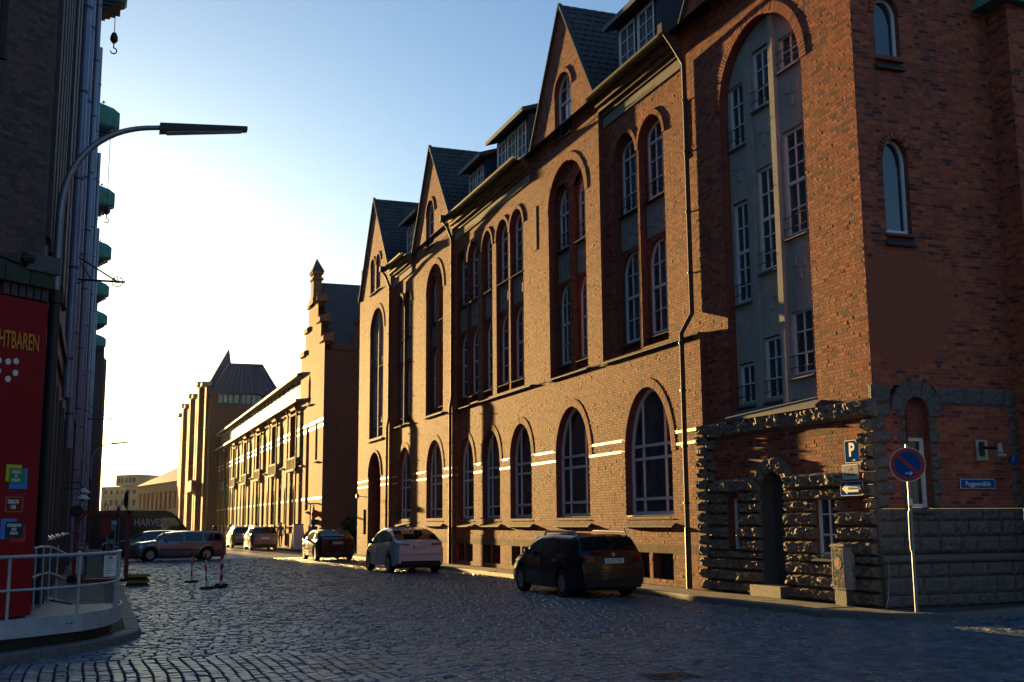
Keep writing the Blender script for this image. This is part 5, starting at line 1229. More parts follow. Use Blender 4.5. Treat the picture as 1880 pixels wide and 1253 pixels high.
MB(FCB).lathe([(0, -.012), (.12, -.012), (.12, -.009)], (19.01, 0, .92), 'y', 20).build('white_sticker', M['signback'], cab)
MB(FCB).lathe([(0, -.014), (.07, -.014), (.07, -.012)], (19.01, 0, .93), 'y', 7).build('orange_sticker', mat('orange_print', (.65, .16, .03), .6, spec=.2), cab)
cbl = thing('loose_cable', (14.0, 17.5, .1), 'thin pale cable curving up the stone plinth behind the no stopping sign', 'cable')
MB(FS).tube([(13.80, -.35, .13), (13.92, -.28, .3), (14.0, -.22, .55), (14.03, -.2, .8), (14.04, -.18, 1.0)], .009, 5).build('wire', M['galv'], cbl)

# ================================================================== BARRIER POSTS AND CHAINS
bp = []
def barrier():
    t = local(thing('barrier_post', (0, 0, 0)))
    MB().hexa([(-.20, -.12, 0), (.20, -.12, 0), (.20, .12, 0), (-.20, .12, 0), (-.15, -.08, .07), (.15, -.08, .07), (.15, .08, .07), (-.15, .08, .07)]).build('foot', M['rubber'], t)
    for i in range(6): MB().tube([(0, 0, .06 + i * .145), (0, 0, .06 + (i + 1) * .145)], .026, 10).build('red_band' if i % 2 else 'white_band', M['signred'] if i % 2 else M['white'], t)
    MB().lathe([(.026, 0), (.034, .02), (.03, .05), (0, .06)], (0, 0, .93), seg=10).build('cap', M['signred'], t)
    return t
b0 = barrier()
spots = [(2.88, 36.9, .0, 'striped red and white chain post furthest left, below the silver estate car'), (2.98, 32.9, .06, 'leaning striped post second from the left in the chained barrier'), (3.40, 33.4, .0, 'nearest striped post at the right end of the chained barrier'), (3.55, 34.5, -.03, 'striped post just behind the rightmost one in the barrier')]
for i, (x, y, tl, lb) in enumerate(spots):
    o = b0 if i == 0 else copy_tree(b0)
    o.location = (x, y, .0); o.rotation_euler = (0, -tl, random.random()); tag(o, lb, 'barrier post', 'chain posts on the cobbles')
ch = thing('plastic_chain', (3.1, 35, .4), 'thin red and white chain sagging between the striped posts', 'chain')
for (a, b_) in (((2.88, 36.9), (1.1, 36.4)), ((2.88, 36.9), (2.98, 32.9)), ((2.98, 32.9), (3.4, 33.4)), ((3.55, 34.5), (2.88, 36.9))):
    n = 13; c = MB().tube([(a[0] + (b_[0] - a[0]) * i / n, a[1] + (b_[1] - a[1]) * i / n, .86 - 1.5 * (i / n) * (1 - i / n)) for i in range(n + 1)], .008, 4); c.build('chain_length', M['signred'], ch)

# ================================================================== CARS  (front towards +Y)
def car(name, P, paint, label, cat='car', plate=None, rails=False, dark=False):
    t = local(thing(name, (0, 0, 0)))
    L0, L1 = P['top'][0][0], P['top'][-1][0]; wr = P['wr']; ax = P['axles']; W = P['w']; gc = P.get('gc', .2)
    top = lambda s: float(np.interp(s, [p[0] for p in P['top']], [p[1] for p in P['top']]))
    belt = lambda s: float(np.interp(s, [p[0] for p in P['belt']], [p[1] for p in P['belt']]))
    hw = lambda s: float(np.interp(s, [p[0] for p in P['hw']], [p[1] for p in P['hw']])) * W / 2
    def zb(s):
        z = gc + .12 * max(0, (abs(s - (L0 + L1) / 2) - (L1 - L0) * .40) / .5)
        for a in ax:
            d = abs(s - a); Rr = wr + .055
            if d < Rr: z = max(z, wr + math.sqrt(Rr * Rr - d * d) * .98)
        return z
    st = set(np.linspace(L0, L1, 30).round(3)) | {round(p[0], 3) for p in P['top']}
    for a in ax: st |= {round(a + (wr + .056) * q, 3) for q in (-1.02, -.98, -.9, -.7, -.4, 0, .4, .7, .9, .98, 1.02)}
    st = sorted(s for s in st if L0 <= s <= L1)
    def sect(s):
        w, tp, bl, z = hw(s), top(s), belt(s), zb(s); bl = min(bl, tp - .02)
        gh = max(0, tp - bl - .10); rw = w - .05 - gh * P.get('tum', .36)
        m = max(z + .05, min(.45, bl - .1))
        return [(0, z), (w * .7, z), (w - .10, z), (w - .02, z + .03), (w, (m + z) / 2 + .03), (w, m + (bl - m) * .3), (w - .008, m + (bl - m) * .7), (w - .045, bl), (rw + .012, tp - .085 if gh > 0 else bl + (tp - bl) * .5), (rw - .05, tp - .022), (rw * .6, tp), (0, tp + .008)]
    S = [sect(s) for s in st]; K = len(S[0]); b = MB(); pts = []
    for s, q in zip(st, S): pts += [(x, s, z) for x, z in q] + [(-x, s, z) for x, z in q[-2:0:-1]]
    m_ = 2 * K - 2; fs = [(i * m_ + k, i * m_ + (k + 1) % m_, (i + 1) * m_ + (k + 1) % m_, (i + 1) * m_ + k) for i in range(len(st) - 1) for k in range(m_)]
    fs += [tuple(range(m_)), tuple(range((len(st) - 1) * m_, len(st) * m_))[::-1]]
    b.add(pts, fs); body = b.build('body', paint, t, smooth=38)
    MB().box(-hw(0) + .22, hw(0) - .22, L0 + .25, L1 - .3, gc - .03, .62).build('underbody', M['blacktrim'], t)
    # glass
    def sp(s, q, side, out=.006):     # q: 0 belt .. 1 roof edge
        a, c = sect(s)[7], sect(s)[8]; return (side * (a[0] + (c[0] - a[0]) * q + out), s, a[1] + (c[1] - a[1]) * q + .002)
    for side in (1, -1):
        for (a, e) in P['side']:
            n = 6; ss = np.linspace(a, e, n); lo = [sp(s, .06, side) for s in ss]; hi = [sp(s, .93, side) for s in ss]
            if P.get('slantf') and e == P['side'][-1][1]: hi[-1] = hi[-2]; 
            MB().add(lo + hi, [(i, i + 1, n + i + 1, n + i) for i in range(n - 1)]).build('side_window', M['carglass'], t)
    for nm, (a, e) in (('rear_window', P['rear']), ('windscreen', P['front'])):
        n = 5; ss = np.linspace(a, e, n); g = []
        for s in ss:
            q = sect(s); r_ = q[9][0] - .01 + (.05 if top(s) < P['top'][0][1] else 0)
            nrm = (-.02 if nm == 'rear_window' else .02)
            g += [(x, s + nrm * .6, top(s) + .012 - abs(x) ** 3 * .03) for x in (-r_, -r_ * .6, 0, r_ * .6, r_)]
        MB().add(g, [(i * 5 + k, i * 5 + k + 1, (i + 1) * 5 + k + 1, (i + 1) * 5 + k) for i in range(n - 1) for k in range(4)]).build(nm, M['carglass'], t)
    # wheels
    for a in ax:
        for side in (1, -1):
            x = side * (hw(a) - .115)
            tw = .105
            wh = MB().lathe([(wr * .60, -tw * .5), (wr * .62, -tw), (wr * .93, -tw), (wr, -tw * .7), (wr, tw * .7), (wr * .93, tw), (wr * .62, tw), (wr * .60, tw * .5)], (x, a, wr), 'x', 28).build('wheel', M['rubber'], t, smooth=40)
            r_ = MB(); o_ = side * (tw - .012)
            r_.lathe([(wr * .56, -.004), (wr * .63, side * .012 if side > 0 else -.012), (wr * .63, .0)], (x + o_, a, wr), 'x', 24)
            r_.lathe([(0, side * .01), (wr * .16, side * .008), (wr * .17, -side * .02)], (x + o_, a, wr), 'x', 12)
            ns_ = P.get('spokes', 10)
            for i in range(ns_):
                an = 2 * math.pi * i / ns_; ca, sa = math.cos(an), math.sin(an); w_ = .022 if ns_ > 7 else .035
                p1 = (x + o_, a + ca * wr * .12 - sa * w_, wr + sa * wr * .12 + ca * w_); p2 = (x + o_, a + ca * wr * .6 - sa * w_ * .8, wr + sa * wr * .6 + ca * w_ * .8)
                p3 = (x + o_, a + ca * wr * .6 + sa * w_ * .8, wr + sa * wr * .6 - ca * w_ * .8); p4 = (x + o_, a + ca * wr * .12 + sa * w_, wr + sa * wr * .12 - ca * w_)
                r_.prism([p1, p2, p3, p4], (-side * .02, 0, 0))
            r_.build('rim', M['rim'], wh)
            MB().lathe([(0, 0), (wr * .58, 0)], (x + side * .04, a, wr), 'x', 20).build('brake_disc', M['blacktrim'], wh)
    for side in (1, -1):
        for s_ in [P['side'][1][0] - .035, P['side'][2][0] - .035, P['side'][2][1] + .12]:
            q = sect(s_); MB().tube([(side * (q[k][0] + .001), s_, q[k][1]) for k in (3, 4, 5, 6, 7)], .005, 4).build('door_gap', M['blacktrim'], t)
    MB().tube([(-hw(L0 + .1) + .1, L0 - .004, .66), (hw(L0 + .1) - .1, L0 - .004, .66)], .006, 4).build('bumper_gap', M['blacktrim'], t)
    # mirrors, handles, lights, plate
    ms_ = P['side'][-1][1] - .18
    for side in (1, -1):
        p_ = sp(ms_, .05, side); MB().hexa([(p_[0], ms_ - .05, p_[2]), (p_[0] + side * .20, ms_ - .06, p_[2] + .02), (p_[0] + side * .20, ms_ + .04, p_[2] + .02), (p_[0], ms_ + .05, p_[2]), (p_[0] + side * .02, ms_ - .05, p_[2] + .13), (p_[0] + side * .19, ms_ - .06, p_[2] + .15), (p_[0] + side * .17, ms_ + .05, p_[2] + .12), (p_[0] + side * .02, ms_ + .06, p_[2] + .12)]).build('mirror', paint if not dark else M['blacktrim'], t)
        for (a, e) in P['side'][-2:]:
            MB().box(side * (hw(a) - .01) - .012, side * (hw(a) - .01) + .012, a + .08, a + .28, belt(a) - .14, belt(a) - .11).build('door_handle', M['rim'], t)
        for (y0, z0, y1, z1, x0, x1) in P['lights']:
            MB().hexa([(side * x0, y0 - .012, z0), (side * x1, y0 + .03, z0), (side * x1, y0 + .18, z0), (side * x0, y0 + .1, z0), (side * x0, y1 - .012, z1), (side * x1, y1 + .03, z1), (side * x1, y1 + .16, z1), (side * x0, y1 + .1, z1)]).build('tail_light', M['taillight'], t)
        MB().hexa([(side * .50, L1 - .12, .62), (side * (hw(L1 - .25) + .0), L1 - .35, .64), (side * (hw(L1 - .25) - .04), L1 - .5, .64), (side * .5, L1 - .3, .62), (side * .52, L1 - .17, .74), (side * (hw(L1 - .3) + .0), L1 - .42, .76), (side * (hw(L1 - .3) - .05), L1 - .5, .76), (side * .52, L1 - .3, .74)]).build('headlight', M['glass_sky'], t)
    pz, py = P['plate']
    MB().box(-.26, .26, py - .012, py, pz, pz + .115).build('number_plate', M['white'], t)
    if plate:
        pl_ = t.children[-1]; text_mesh(plate, .10, 'lettering', M['black'], pl_, basis((.02, py - .014, pz + .056), (1, 0, 0), (0, -1, 0)), ext=.001, sx=.88, bold=.001)
        MB().box(-.262, -.225, py - .0145, py - .001, pz, pz + .115).build('blue_strip', M['blue'], pl_)
    MB().hexa([(-hw(L0 + .1) + .12, L0 - .015, gc + .06), (hw(L0 + .1) - .12, L0 - .015, gc + .06), (hw(L0 + .1) - .05, L0 + .2, gc + .02), (-hw(L0 + .1) + .05, L0 + .2, gc + .02), (-hw(L0 + .1) + .14, L0 - .02, gc + .22), (hw(L0 + .1) - .14, L0 - .02, gc + .22), (hw(L0 + .1) - .04, L0 + .2, gc + .24), (-hw(L0 + .1) + .04, L0 + .2, gc + .24)]).build('rear_bumper_insert', M['blacktrim'], t)
    for s_ in P.get('trim', []):   # crease lines / strips along the flank
        for side in (1, -1): MB().box(side * hw(0) - .008, side * hw(0) + .012, s_[0], s_[1], s_[2], s_[3]).build('side_strip', M['blacktrim'], t)
    if rails:
        a, e = P['railspan']
        for side in (1, -1):
            x = side * (sect((a + e) / 2)[8][0] - .07); z = top((a + e) / 2)
            MB().tube([(x, a, top(a) - .03), (x, a + .10, z + .045), (x, e - .12, z + .05), (x, e, top(e) - .03)], .024, 7).build('roof_rail', M['rail'], t, smooth=50)
    MB().tube([(0, P['rear'][1] + .12, top(P['rear'][1] + .12)), (0, P['rear'][1] + .02, top(P['rear'][1]) + .09)], [.03, .008], 6).build('antenna', M['blacktrim'], t)
    return t
hwc = [(-2.34, .84), (-2.2, .93), (-1.6, .985), (0, 1), (1.5, .985), (2.05, .90), (2.34, .74)]
ESTATE = dict(w=1.82, wr=.325, axles=(-1.33, 1.36), hw=hwc, side=[(-1.86, -1.12), (-1.05, -.12), (-.05, .86)], rear=(-2.13, -1.92), front=(.62, 1.20),
              top=[(-2.34, .62), (-2.32, .98), (-2.22, 1.04), (-2.10, 1.14), (-1.90, 1.40), (-1.70, 1.455), (-.4, 1.485), (.3, 1.455), (.60, 1.40), (1.25, 1.02), (1.9, .90), (2.25, .76), (2.34, .60)],
              belt=[(-2.34, .9), (-1.9, 1.0), (.9, .93), (1.3, .90), (2.34, .66)], lights=[(-2.345, .84, -2.335, .97, .50, .745)], plate=(.80, -2.335), railspan=(-1.75, .25))
M['paint_black'] = mat('black_car_paint', (.008, .012, .018), .2, spec=.35, coat=.25)
M['paint_white'] = mat('white_car_paint', (.62, .64, .66), .25, coat=1.)
M['paint_silver'] = mat('silver_car_paint', (.19, .20, .22), .28, .55, coat=1.)
M['paint_grey'] = mat('grey_car_paint', (.16, .17, .18), .28, .5, coat=1.)
M['paint_blue'] = mat('dark_blue_car_paint', (.02, .035, .07), .25, coat=1.)
c1 = car('parked_car', ESTATE, M['paint_black'], '', plate='KI·CC 905', rails=True)
MB().lathe([(0, -.01), (.045, -.008), (.045, 0)], (0, -2.335, 1.0), 'y', 16).build('badge', M['rim'], c1)
c1.location = (11.34, 26.75, 0); c1.rotation_euler[2] = R(1.0); tag(c1, 'black estate car with roof rails, nearest of the cars parked along the kerb', 'car', 'cars parked along the kerb')
SUVW = dict(ESTATE, w=1.92, wr=.355, axles=(-1.42, 1.45), spokes=5, tum=.42, side=[(-1.75, -.95), (-.88, .05), (.10, 1.05)],
            top=[(-2.37, .70), (-2.35, 1.02), (-2.28, 1.12), (-2.05, 1.16), (-1.6, 1.36), (-1.0, 1.54), (-.3, 1.62), (.3, 1.60), (.8, 1.48), (1.5, 1.08), (2.0, .95), (2.28, .78), (2.37, .60)],
            belt=[(-2.37, 1.0), (-1.9, 1.10), (.9, .98), (1.4, .95), (2.37, .7)], rear=(-2.0, -1.15), front=(.75, 1.42), lights=[(-2.375, .99, -2.365, 1.05, .42, .775)], plate=(.86, -2.37), gc=.22)
c2 = car('parked_car', SUVW, M['paint_white'], '', plate='E·723 E', dark=True)
c2.location = (10.85, 41.9, 0); c2.rotation_euler[2] = R(1.5); tag(c2, 'white coupe-roofed electric car with black wheels parked behind the black estate', 'car', 'cars parked along the kerb')
c3 = car('parked_car', dict(ESTATE, w=1.86, wr=.34, side=[(-1.6, -.9), (-.83, .0), (.06, .95)], rear=(-2.05, -1.5), top=[(-2.34, .62), (-2.32, 1.02), (-2.22, 1.08), (-1.85, 1.2), (-1.35, 1.44), (-.4, 1.50), (.3, 1.48), (.60, 1.42), (1.25, 1.05), (1.9, .92), (2.25, .78), (2.34, .60)]), M['paint_black'], '', plate='HH·AR 817')
c3.location = (10.9, 56.9, 0); c3.rotation_euler[2] = R(1.5); tag(c3, 'black hatchback parked beyond the white car near the side street', 'car', 'cars parked along the kerb')
SUV = dict(ESTATE, w=1.88, wr=.35, rear=(-2.18, -1.9), top=[(-2.28, .66), (-2.26, 1.05), (-2.2, 1.12), (-1.92, 1.52), (-1.7, 1.62), (-.4, 1.68), (.3, 1.65), (.60, 1.56), (1.25, 1.12), (1.9, 1.02), (2.2, .84), (2.28, .66)], belt=[(-2.34, 1.02), (-1.9, 1.1), (.9, 1.02), (1.3, 1.0), (2.34, .76)], lights=[(-2.285, .94, -2.275, 1.04, .45, .76)], plate=(.78, -2.28))
SUV['hw'] = [(-2.28, .84), (-2.15, .93), (-1.6, .985), (0, 1), (1.5, .985), (2.0, .90), (2.28, .74)]
c4 = car('parked_car', SUV, M['paint_silver'], '', rails=True)
c4.location = (11.0, 82.2, 0); c4.rotation_euler[2] = R(1); tag(c4, 'silver sport utility car, front one of the pair parked before the sunlit building', 'car', 'cars parked along the kerb')
c5 = copy_tree(c4); c5.location = (10.75, 91.5, 0); tag(c5, 'pale car mostly hidden behind the silver sport utility car', 'car')
# silver estate crossing the street
EST2 = dict(ESTATE, w=1.80, wr=.32, axles=(-1.38, 1.38), spokes=14, trim=[(-.98, .98, .52, .58)],
            side=[(-2.06, -1.25), (-1.15, -.28), (-.2, .78)], rear=(-2.32, -2.18), front=(.55, 1.05),
            top=[(-2.36, .60), (-2.34, .96), (-2.30, 1.05), (-2.14, 1.38), (-1.9, 1.44), (-.5, 1.47), (.2, 1.44), (.5, 1.39), (1.1, 1.02), (1.85, .93), (2.25, .80), (2.36, .58)],
            belt=[(-2.36, .92), (-1.9, .95), (.9, .92), (1.3, .90), (2.36, .72)], lights=[(-2.35, .80, -2.22, 1.30, .74, .86)], plate=(.7, -2.36))
c6 = car('silver_estate_car', EST2, M['paint_silver'], '')
c6.location = (3.90, 60.5, 0); c6.rotation_euler[2] = R(97); tag(c6, 'silver estate car crossing the street, side on, nose to the left', 'car')
c7 = car('parked_car', ESTATE, M['paint_blue'], '')
c7.location = (3.1, 67.0, 0); c7.rotation_euler[2] = R(95); tag(c7, 'dark blue car partly hidden between the silver estate and the black van', 'car')
c8 = car('parked_car', SUV, M['paint_black'], ''); c8.location = (1.75, 76, 0); c8.rotation_euler[2] = R(180); tag(c8, 'black car facing the camera behind the red gate', 'car')
# van with lettering
def van():
    t = local(thing('delivery_van', (0, 0, 0)))
    prof = [(-3.0, .35), (-3.0, 2.45), (-2.9, 2.62), (-2.6, 2.68), (1.35, 2.68), (1.7, 2.58), (2.0, 2.38), (2.75, 1.45), (3.0, 1.28), (3.35, 1.15), (3.42, .9), (3.42, .38), (2.75, .35), (2.7, .62), (2.45, .80), (2.1, .80), (1.85, .62), (1.8, .35), (-1.35, .35), (-1.4, .62), (-1.65, .80), (-2.0, .80), (-2.25, .62), (-2.3, .35)]
    b = MB(); n = len(prof)
    lv = [(-1.0, .94), (-.93, 1.0), (.93, 1.0), (1.0, .94)]
    pts = []
    for x, s in ((-1.0, .0), (-.96, 1), (.96, 1), (1.0, 0)):
        for (y, z) in prof: pts.append((x * (1 if z < 1.3 else 1 - (z - 1.3) * .06), y if s else y * .995, z if s else (z * .985 if z > 2.4 else z)))
    b.add(pts, [(i * n + k, i * n + (k + 1) % n, (i + 1) * n + (k + 1) % n, (i + 1) * n + k) for i in range(3) for k in range(n)] + [tuple(range(n)), tuple(range(3 * n, 4 * n))[::-1]])
    body = b.build('body', M['paint_black'], t, smooth=30)
    for sd_ in (1, -1):
        X = lambda z: sd_ * (1.006 - max(0, z - 1.3) * .06 + .002)
        MB().add([(X(1.4), 1.15, 1.42), (X(1.4), 2.55, 1.42), (X(2.2), 1.95, 2.22), (X(2.2), 1.15, 2.25)], [(0, 1, 2, 3)]).build('cab_window', M['glass_sky'], t)
        MB().hexa([(sd_ * 1.0, 2.3, 1.45), (sd_ * 1.22, 2.28, 1.45), (sd_ * 1.22, 2.4, 1.45), (sd_ * 1.0, 2.42, 1.45), (sd_ * 1.0, 2.3, 1.85), (sd_ * 1.22, 2.28, 1.85), (sd_ * 1.22, 2.4, 1.85), (sd_ * 1.0, 2.42, 1.85)]).build('mirror', M['blacktrim'], t)
        for a in (-1.82, 2.27):
            w = MB().lathe([(.2, -.11), (.34, -.11), (.36, -.07), (.36, .07), (.34, .11), (.2, .11)], (sd_ * .88, a, .36), 'x', 24).build('wheel', M['rubber'], t, smooth=40)
            MB().lathe([(0, sd_ * .02), (.2, sd_ * .0)], (sd_ * .98, a, .36), 'x', 16).build('rim', M['rim'], w)
    MB().add([(-.85, 2.06, 2.36), (.85, 2.06, 2.36), (.9, 2.74, 1.5), (-.9, 2.74, 1.5)], [(0, 1, 2, 3)]).build('windscreen', M['carglass'], t)
    text_mesh('HARVEST', .62, 'lettering', M['white'], t, basis((1.0 - .03, .55, 1.92), (0, 1, 0), (1, 0, -.0)), ext=.05, sx=.80, bold=.006)
    return t
vn = van(); vn.location = (2.7, 75.5, 0); vn.rotation_euler[2] = R(-88); tag(vn, 'black high-roofed delivery van with the white word HARVEST on its side', 'van')

# ================================================================== PEOPLE, BICYCLES, SMALL THINGS
M['skin'] = mat('skin', (.45, .26, .18), .6); M['hair'] = mat('dark_hair', (.03, .02, .015), .7)
def person(label, joints, edges, rad, cloth, lower, loc, rz=0, scale=1., name='person', group=None):
    t = thing(name, loc, label, 'person', group, rz); local(t); t.scale = (scale,) * 3
    me = bpy.data.meshes.new('body'); me.from_pydata(joints, edges, [])
    o = bpy.data.objects.new('tmp', me); COL.objects.link(o)
    sk_ = o.modifiers.new('s', 'SKIN'); sb_ = o.modifiers.new('u', 'SUBSURF'); sb_.levels = 1
    for v, r_ in zip(me.skin_vertices[0].data, rad): v.radius = (r_, r_)
    me.skin_vertices[0].data[0].use_root = True
    dg = bpy.context.evaluated_depsgraph_get(); m2 = bpy.data.meshes.new_from_object(o.evaluated_get(dg)); bpy.data.objects.remove(o)
    m2.name = 'body'; b = link('body', m2, [M['skin'], cloth, lower, M['rubber']], t, smooth=180)
    hz = .86
    idx = []
    for p in m2.polygons:
        c = p.center
        arm_far = abs(c.x) > .30 and c.z < .95 and c.z > .78
        idx.append(3 if c.z < .09 else 2 if c.z < hz + .06 else 0 if (c.z > 1.47 or arm_far) else 1)
    m2.polygons.foreach_set('material_index', idx)
    hd = joints[4]
    h = MB().lathe([(0, .135), (.07, .12), (.105, .06), (.112, 0), (.10, -.05), (.095, -.08)], (hd[0], hd[1] - .015, hd[2] + .02), seg=14).build('hair', M['hair'], t, smooth=60)
    f = MB(); f.lathe([(0, 0), (.012, .01), (.014, .03), (0, .05)], (hd[0], hd[1] + .105, hd[2] - .03), seg=6).build('nose', M['skin'], t)
    return t
def walk_pose(st=.16, arm=.12):
    J = [(0, 0, .95), (0, 0, 1.12), (0, 0, 1.36), (0, .01, 1.50), (0, .02, 1.64),
         (.10, 0, .90), (.11, st * .5, .50), (.11, st, .09), (.11, st + .14, .04), (-.10, 0, .90), (-.11, -st * .3, .50), (-.11, -st * 1.1, .10), (-.11, -st * 1.1 + .13, .04),
         (.19, 0, 1.40), (.25, -arm * .6, 1.13), (.26, arm * .5, .90), (.26, arm * .7, .80), (-.19, 0, 1.40), (-.25, arm * .4, 1.13), (-.26, arm * 1.2, .92), (-.26, arm * 1.5, .83)]
    E_ = [(0, 1), (1, 2), (2, 3), (3, 4), (0, 5), (5, 6), (6, 7), (7, 8), (0, 9), (9, 10), (10, 11), (11, 12), (2, 13), (13, 14), (14, 15), (15, 16), (2, 17), (17, 18), (18, 19), (19, 20)]
    rd = [.13, .12, .15, .06, .105, .095, .065, .045, .04, .095, .065, .045, .04, .065, .045, .035, .035, .065, .045, .035, .035]
    return J, E_, rd
cl = lambda n, c: mat(n, c, .8)
J, E_, rd = walk_pose()
person('pedestrian in brown jacket and jeans left of the parked silver cars', J, E_, rd, cl('brown_jacket', (.10, .06, .04)), cl('jeans', (.03, .04, .08)), (10.1, 93, 0), R(170))
person('pedestrian in pale blue top behind the roofs of the two silver cars', J, E_, rd, cl('navy_coat', (.04, .05, .08)), cl('dark_trousers', (.02, .02, .025)), (12.9, 99, .12), R(0))
person('pedestrian in light grey jacket on the pavement right of the silver car', J, E_, rd, cl('grey_jacket', (.16, .18, .24)), cl('black_trousers', (.02, .02, .02)), (12.75, 84.5, .12), R(10))
# scooter and rider with a lit tail lamp
mo = thing('motor_scooter', (8.6, 90, 0), 'dark motor scooter with glowing red tail lamp beside the silver estate car', 'scooter')
for y in (89.5, 90.75): 
    w = MB().lathe([(.14, -.05), (.24, -.06), (.27, 0), (.24, .06), (.14, .05)], (8.6, y, .27), 'x', 18).build('wheel', M['rubber'], mo)
MB().hexa([(8.45, 89.3, .45), (8.75, 89.3, .45), (8.72, 90.1, .35), (8.48, 90.1, .35), (8.42, 89.25, .82), (8.78, 89.25, .82), (8.74, 90.2, .80), (8.46, 90.2, .80)]).hexa([(8.45, 90.3, .3), (8.75, 90.3, .3), (8.7, 90.6, .3), (8.5, 90.6, .3), (8.42, 90.4, 1.05), (8.78, 90.4, 1.05), (8.7, 90.6, 1.0), (8.5, 90.6, 1.0)]).box(8.48, 8.72, 90.05, 90.35, .28, .36).build('body', M['blacktrim'], mo)
MB().box(8.5, 8.7, 89.21, 89.25, .62, .72).build('tail_lamp', mat('lit_tail_lamp', (.6, .01, .01), .4, emit=((1, .02, .01), 1.5)), mo)
MB().tube([(8.25, 90.35, 1.1), (8.95, 90.35, 1.1)], .02).build('handlebar', M['iron'], mo)
JR = [(0, 0, .92), (0, .05, 1.10), (0, .14, 1.32), (0, .18, 1.44), (0, .22, 1.58), (.12, .05, .88), (.2, .42, .78), (.17, .48, .40), (.17, .60, .33), (-.12, .05, .88), (-.2, .42, .78), (-.17, .48, .40), (-.17, .60, .33),
      (.2, .14, 1.35), (.3, .38, 1.16), (.32, .64, 1.10), (.32, .72, 1.10), (-.2, .14, 1.35), (-.3, .38, 1.16), (-.32, .64, 1.10), (-.32, .72, 1.10)]
rp = person('rider in dark clothes and helmet seated on the motor scooter', JR, E_, rd, cl('black_jacket', (.015, .015, .018)), cl('dark_jeans', (.02, .02, .03)), (8.6, 89.65, -.02), 0)
MB().lathe([(0, .16), (.09, .14), (.135, .06), (.14, -.02), (.12, -.10)], (0, .21, 1.60), seg=14).build('helmet', M['blacktrim'], rp, smooth=60)
def bicycle():
    t = local(thing('bicycle', (0, 0, 0)))
    for y in (-.52, .52):
        w = MB().tube([(0, y + .34 * math.cos(a), .35 + .34 * math.sin(a)) for a in np.linspace(0, 2 * math.pi, 25)], .018, 5).build('wheel', M['rubber'], t)
        sp_ = MB()
        for k in range(8): a = k * math.pi / 8; sp_.tube([(0, y - .33 * math.cos(a), .35 - .33 * math.sin(a)), (0, y + .33 * math.cos(a), .35 + .33 * math.sin(a))], .003, 3)
        sp_.build('spokes', M['rim'], w)
    MB().tube([(0, -.52, .35), (0, -.12, .30), (0, .35, .80), (0, -.20, .78), (0, -.12, .30)], .016, 6).tube([(0, -.20, .78), (0, -.52, .35)], .012, 5).tube([(0, .35, .86), (0, .52, .35)], .014, 5).build('frame', M['paint_blue'], t)
    MB().hexa([(-.07, -.34, .88), (.07, -.34, .88), (.03, -.08, .88), (-.03, -.08, .88), (-.08, -.34, .93), (.08, -.34, .93), (.02, -.06, .92), (-.02, -.06, .92)]).build('saddle', M['blacktrim'], t)
    MB().tube([(-.28, .28, .98), (0, .36, .98), (.28, .28, .98)], .013, 5).tube([(0, .35, .84), (0, .36, .98)], .012, 5).tube([(0, -.2, .76), (0, -.21, .9)], .012, 5).build('handlebar', M['rim'], t)
    return t
bk = bicycle()
for i, (x, y, rz, lb) in enumerate([(-.42, 41.0, 14, 'nearest bicycle leaning at the wall behind the red gate'), (-.40, 43.4, -12, 'second bicycle behind the gate, by the dark wall'), (.62, 44.0, 20, 'bicycle on the kerb side of the pavement behind the gate'), (-.38, 46.2, 8, 'furthest of the bicycles by the dark wall')]):
    o = bk if i == 0 else copy_tree(bk)
    o.location = (x, y, .11); o.rotation_euler = (R(5), 0, R(rz)); tag(o, lb, 'bicycle', 'bicycles on the left pavement')
pmr = thing('parking_meter', (.62, 47.5, .11), 'grey parking ticket machine standing on the left pavement behind the gate', 'ticket machine')
MB().box(.44, .78, 47.4, 47.65, .1, 1.75).wedge(.42, .80, 47.36, 47.68, 1.75, 1.80, 1.95).build('housing', M['galv'], pmr); MB().box(.50, .72, 47.37, 47.40, 1.25, 1.55).build('screen', M['carglass'], pmr); MB().box(.52, .70, 47.38, 47.40, .8, 1.1).build('ticket_tray', M['blacktrim'], pmr)
ab = thing('a_frame_board', (12.9, 78, .12), 'white folding A-frame board in the sun on the right pavement', 'signboard')
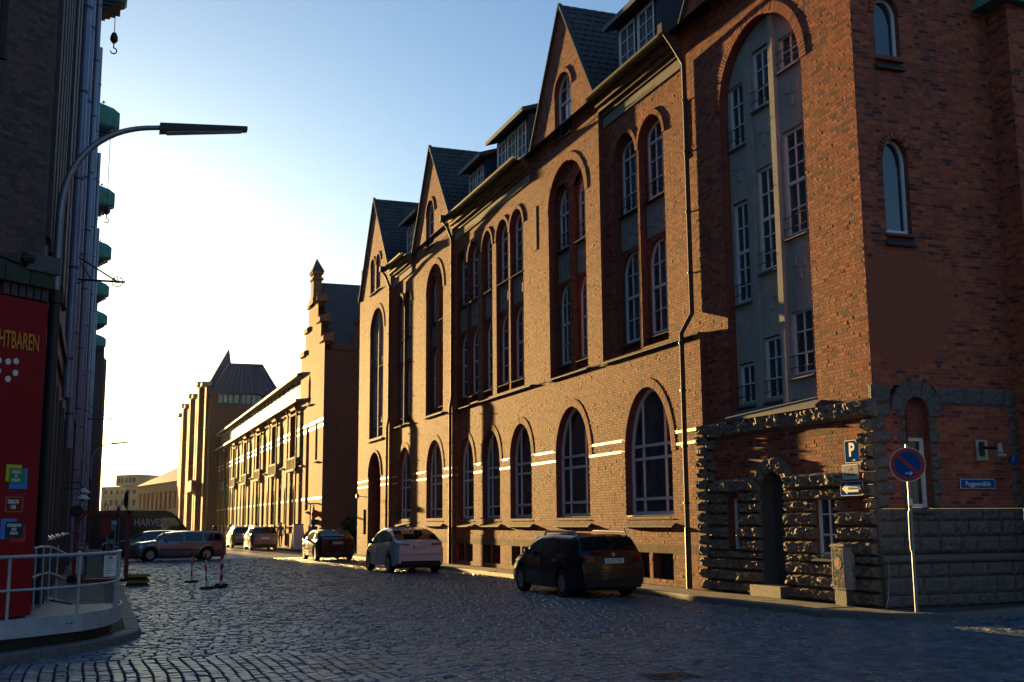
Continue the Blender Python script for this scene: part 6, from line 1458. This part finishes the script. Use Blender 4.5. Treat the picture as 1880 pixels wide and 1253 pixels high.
for s_ in (1, -1): MB().hexa([(12.55, 78 + s_ * .62, .12), (13.35, 78 + s_ * .62, .12), (13.35, 78 + s_ * .60, .12), (12.55, 78 + s_ * .60, .12), (12.62, 78 + s_ * .06, 1.75), (13.28, 78 + s_ * .06, 1.75), (13.28, 78 + s_ * .02, 1.75), (12.62, 78 + s_ * .02, 1.75)]).build('panel', M['white'], ab)
MB().box(12.6, 13.3, 77.93, 78.07, 1.72, 1.78).build('hinge_bar', M['iron'], ab)
mp = thing('sign_post', (12.9, 73.2, .12), 'slim post with small blue and red traffic signs at the side street corner', 'road sign')
MB().tube([(12.9, 73.2, .1), (12.9, 73.2, 3.1)], .035, 8).build('pole', M['galv'], mp)
FM = FR((12.9, 73.15, 0), (1, 0, 0), (0, 1, 0))
MB(FM).lathe([(0, -.02), (.25, -.02), (.25, .0)], (.3, 0, 2.4), 'y', 20).build('red_disc', M['signred'], mp); MB(FM).box(.05, .5, -.02, 0, 1.7, 2.05).build('blue_plate', M['blue'], mp); MB(FM).box(.08, .46, -.02, 0, 1.35, 1.62).build('blue_plate', M['blue'], mp); MB(FM).box(-.35, .6, -.03, -.01, 3.0, 3.1).build('white_arm', M['white'], mp)
sh = thing('shrub', (15.2, 70.8, .1), 'dark leafy shrub in the shade of the side street behind the black hatchback', 'shrub')
g = np.random.default_rng(3); n = 1500; c = g.normal(0, 1, (n, 3)); c /= np.linalg.norm(c, axis=1)[:, None]; c *= g.uniform(.55, 1.05, (n, 1)) * np.array([.8, .7, 1.0]); c += np.array([15.2, 70.8, 1.2])
V = np.zeros((n, 4, 3)); a = g.normal(0, .09, (n, 3)); b_ = g.normal(0, .09, (n, 3)); V[:, 0] = c - a; V[:, 1] = c + b_; V[:, 2] = c + a; V[:, 3] = c - b_
link('leaves', fast_mesh('leaves', (V - ORG[sh.name]).reshape(-1, 3), np.arange(n * 4).reshape(-1, 4)), M['leaf'], sh, kind='stuff')
MB().tube([(15.2, 70.8, .1), (15.2, 70.8, .9)], .05).build('stem', M['wood'], sh)
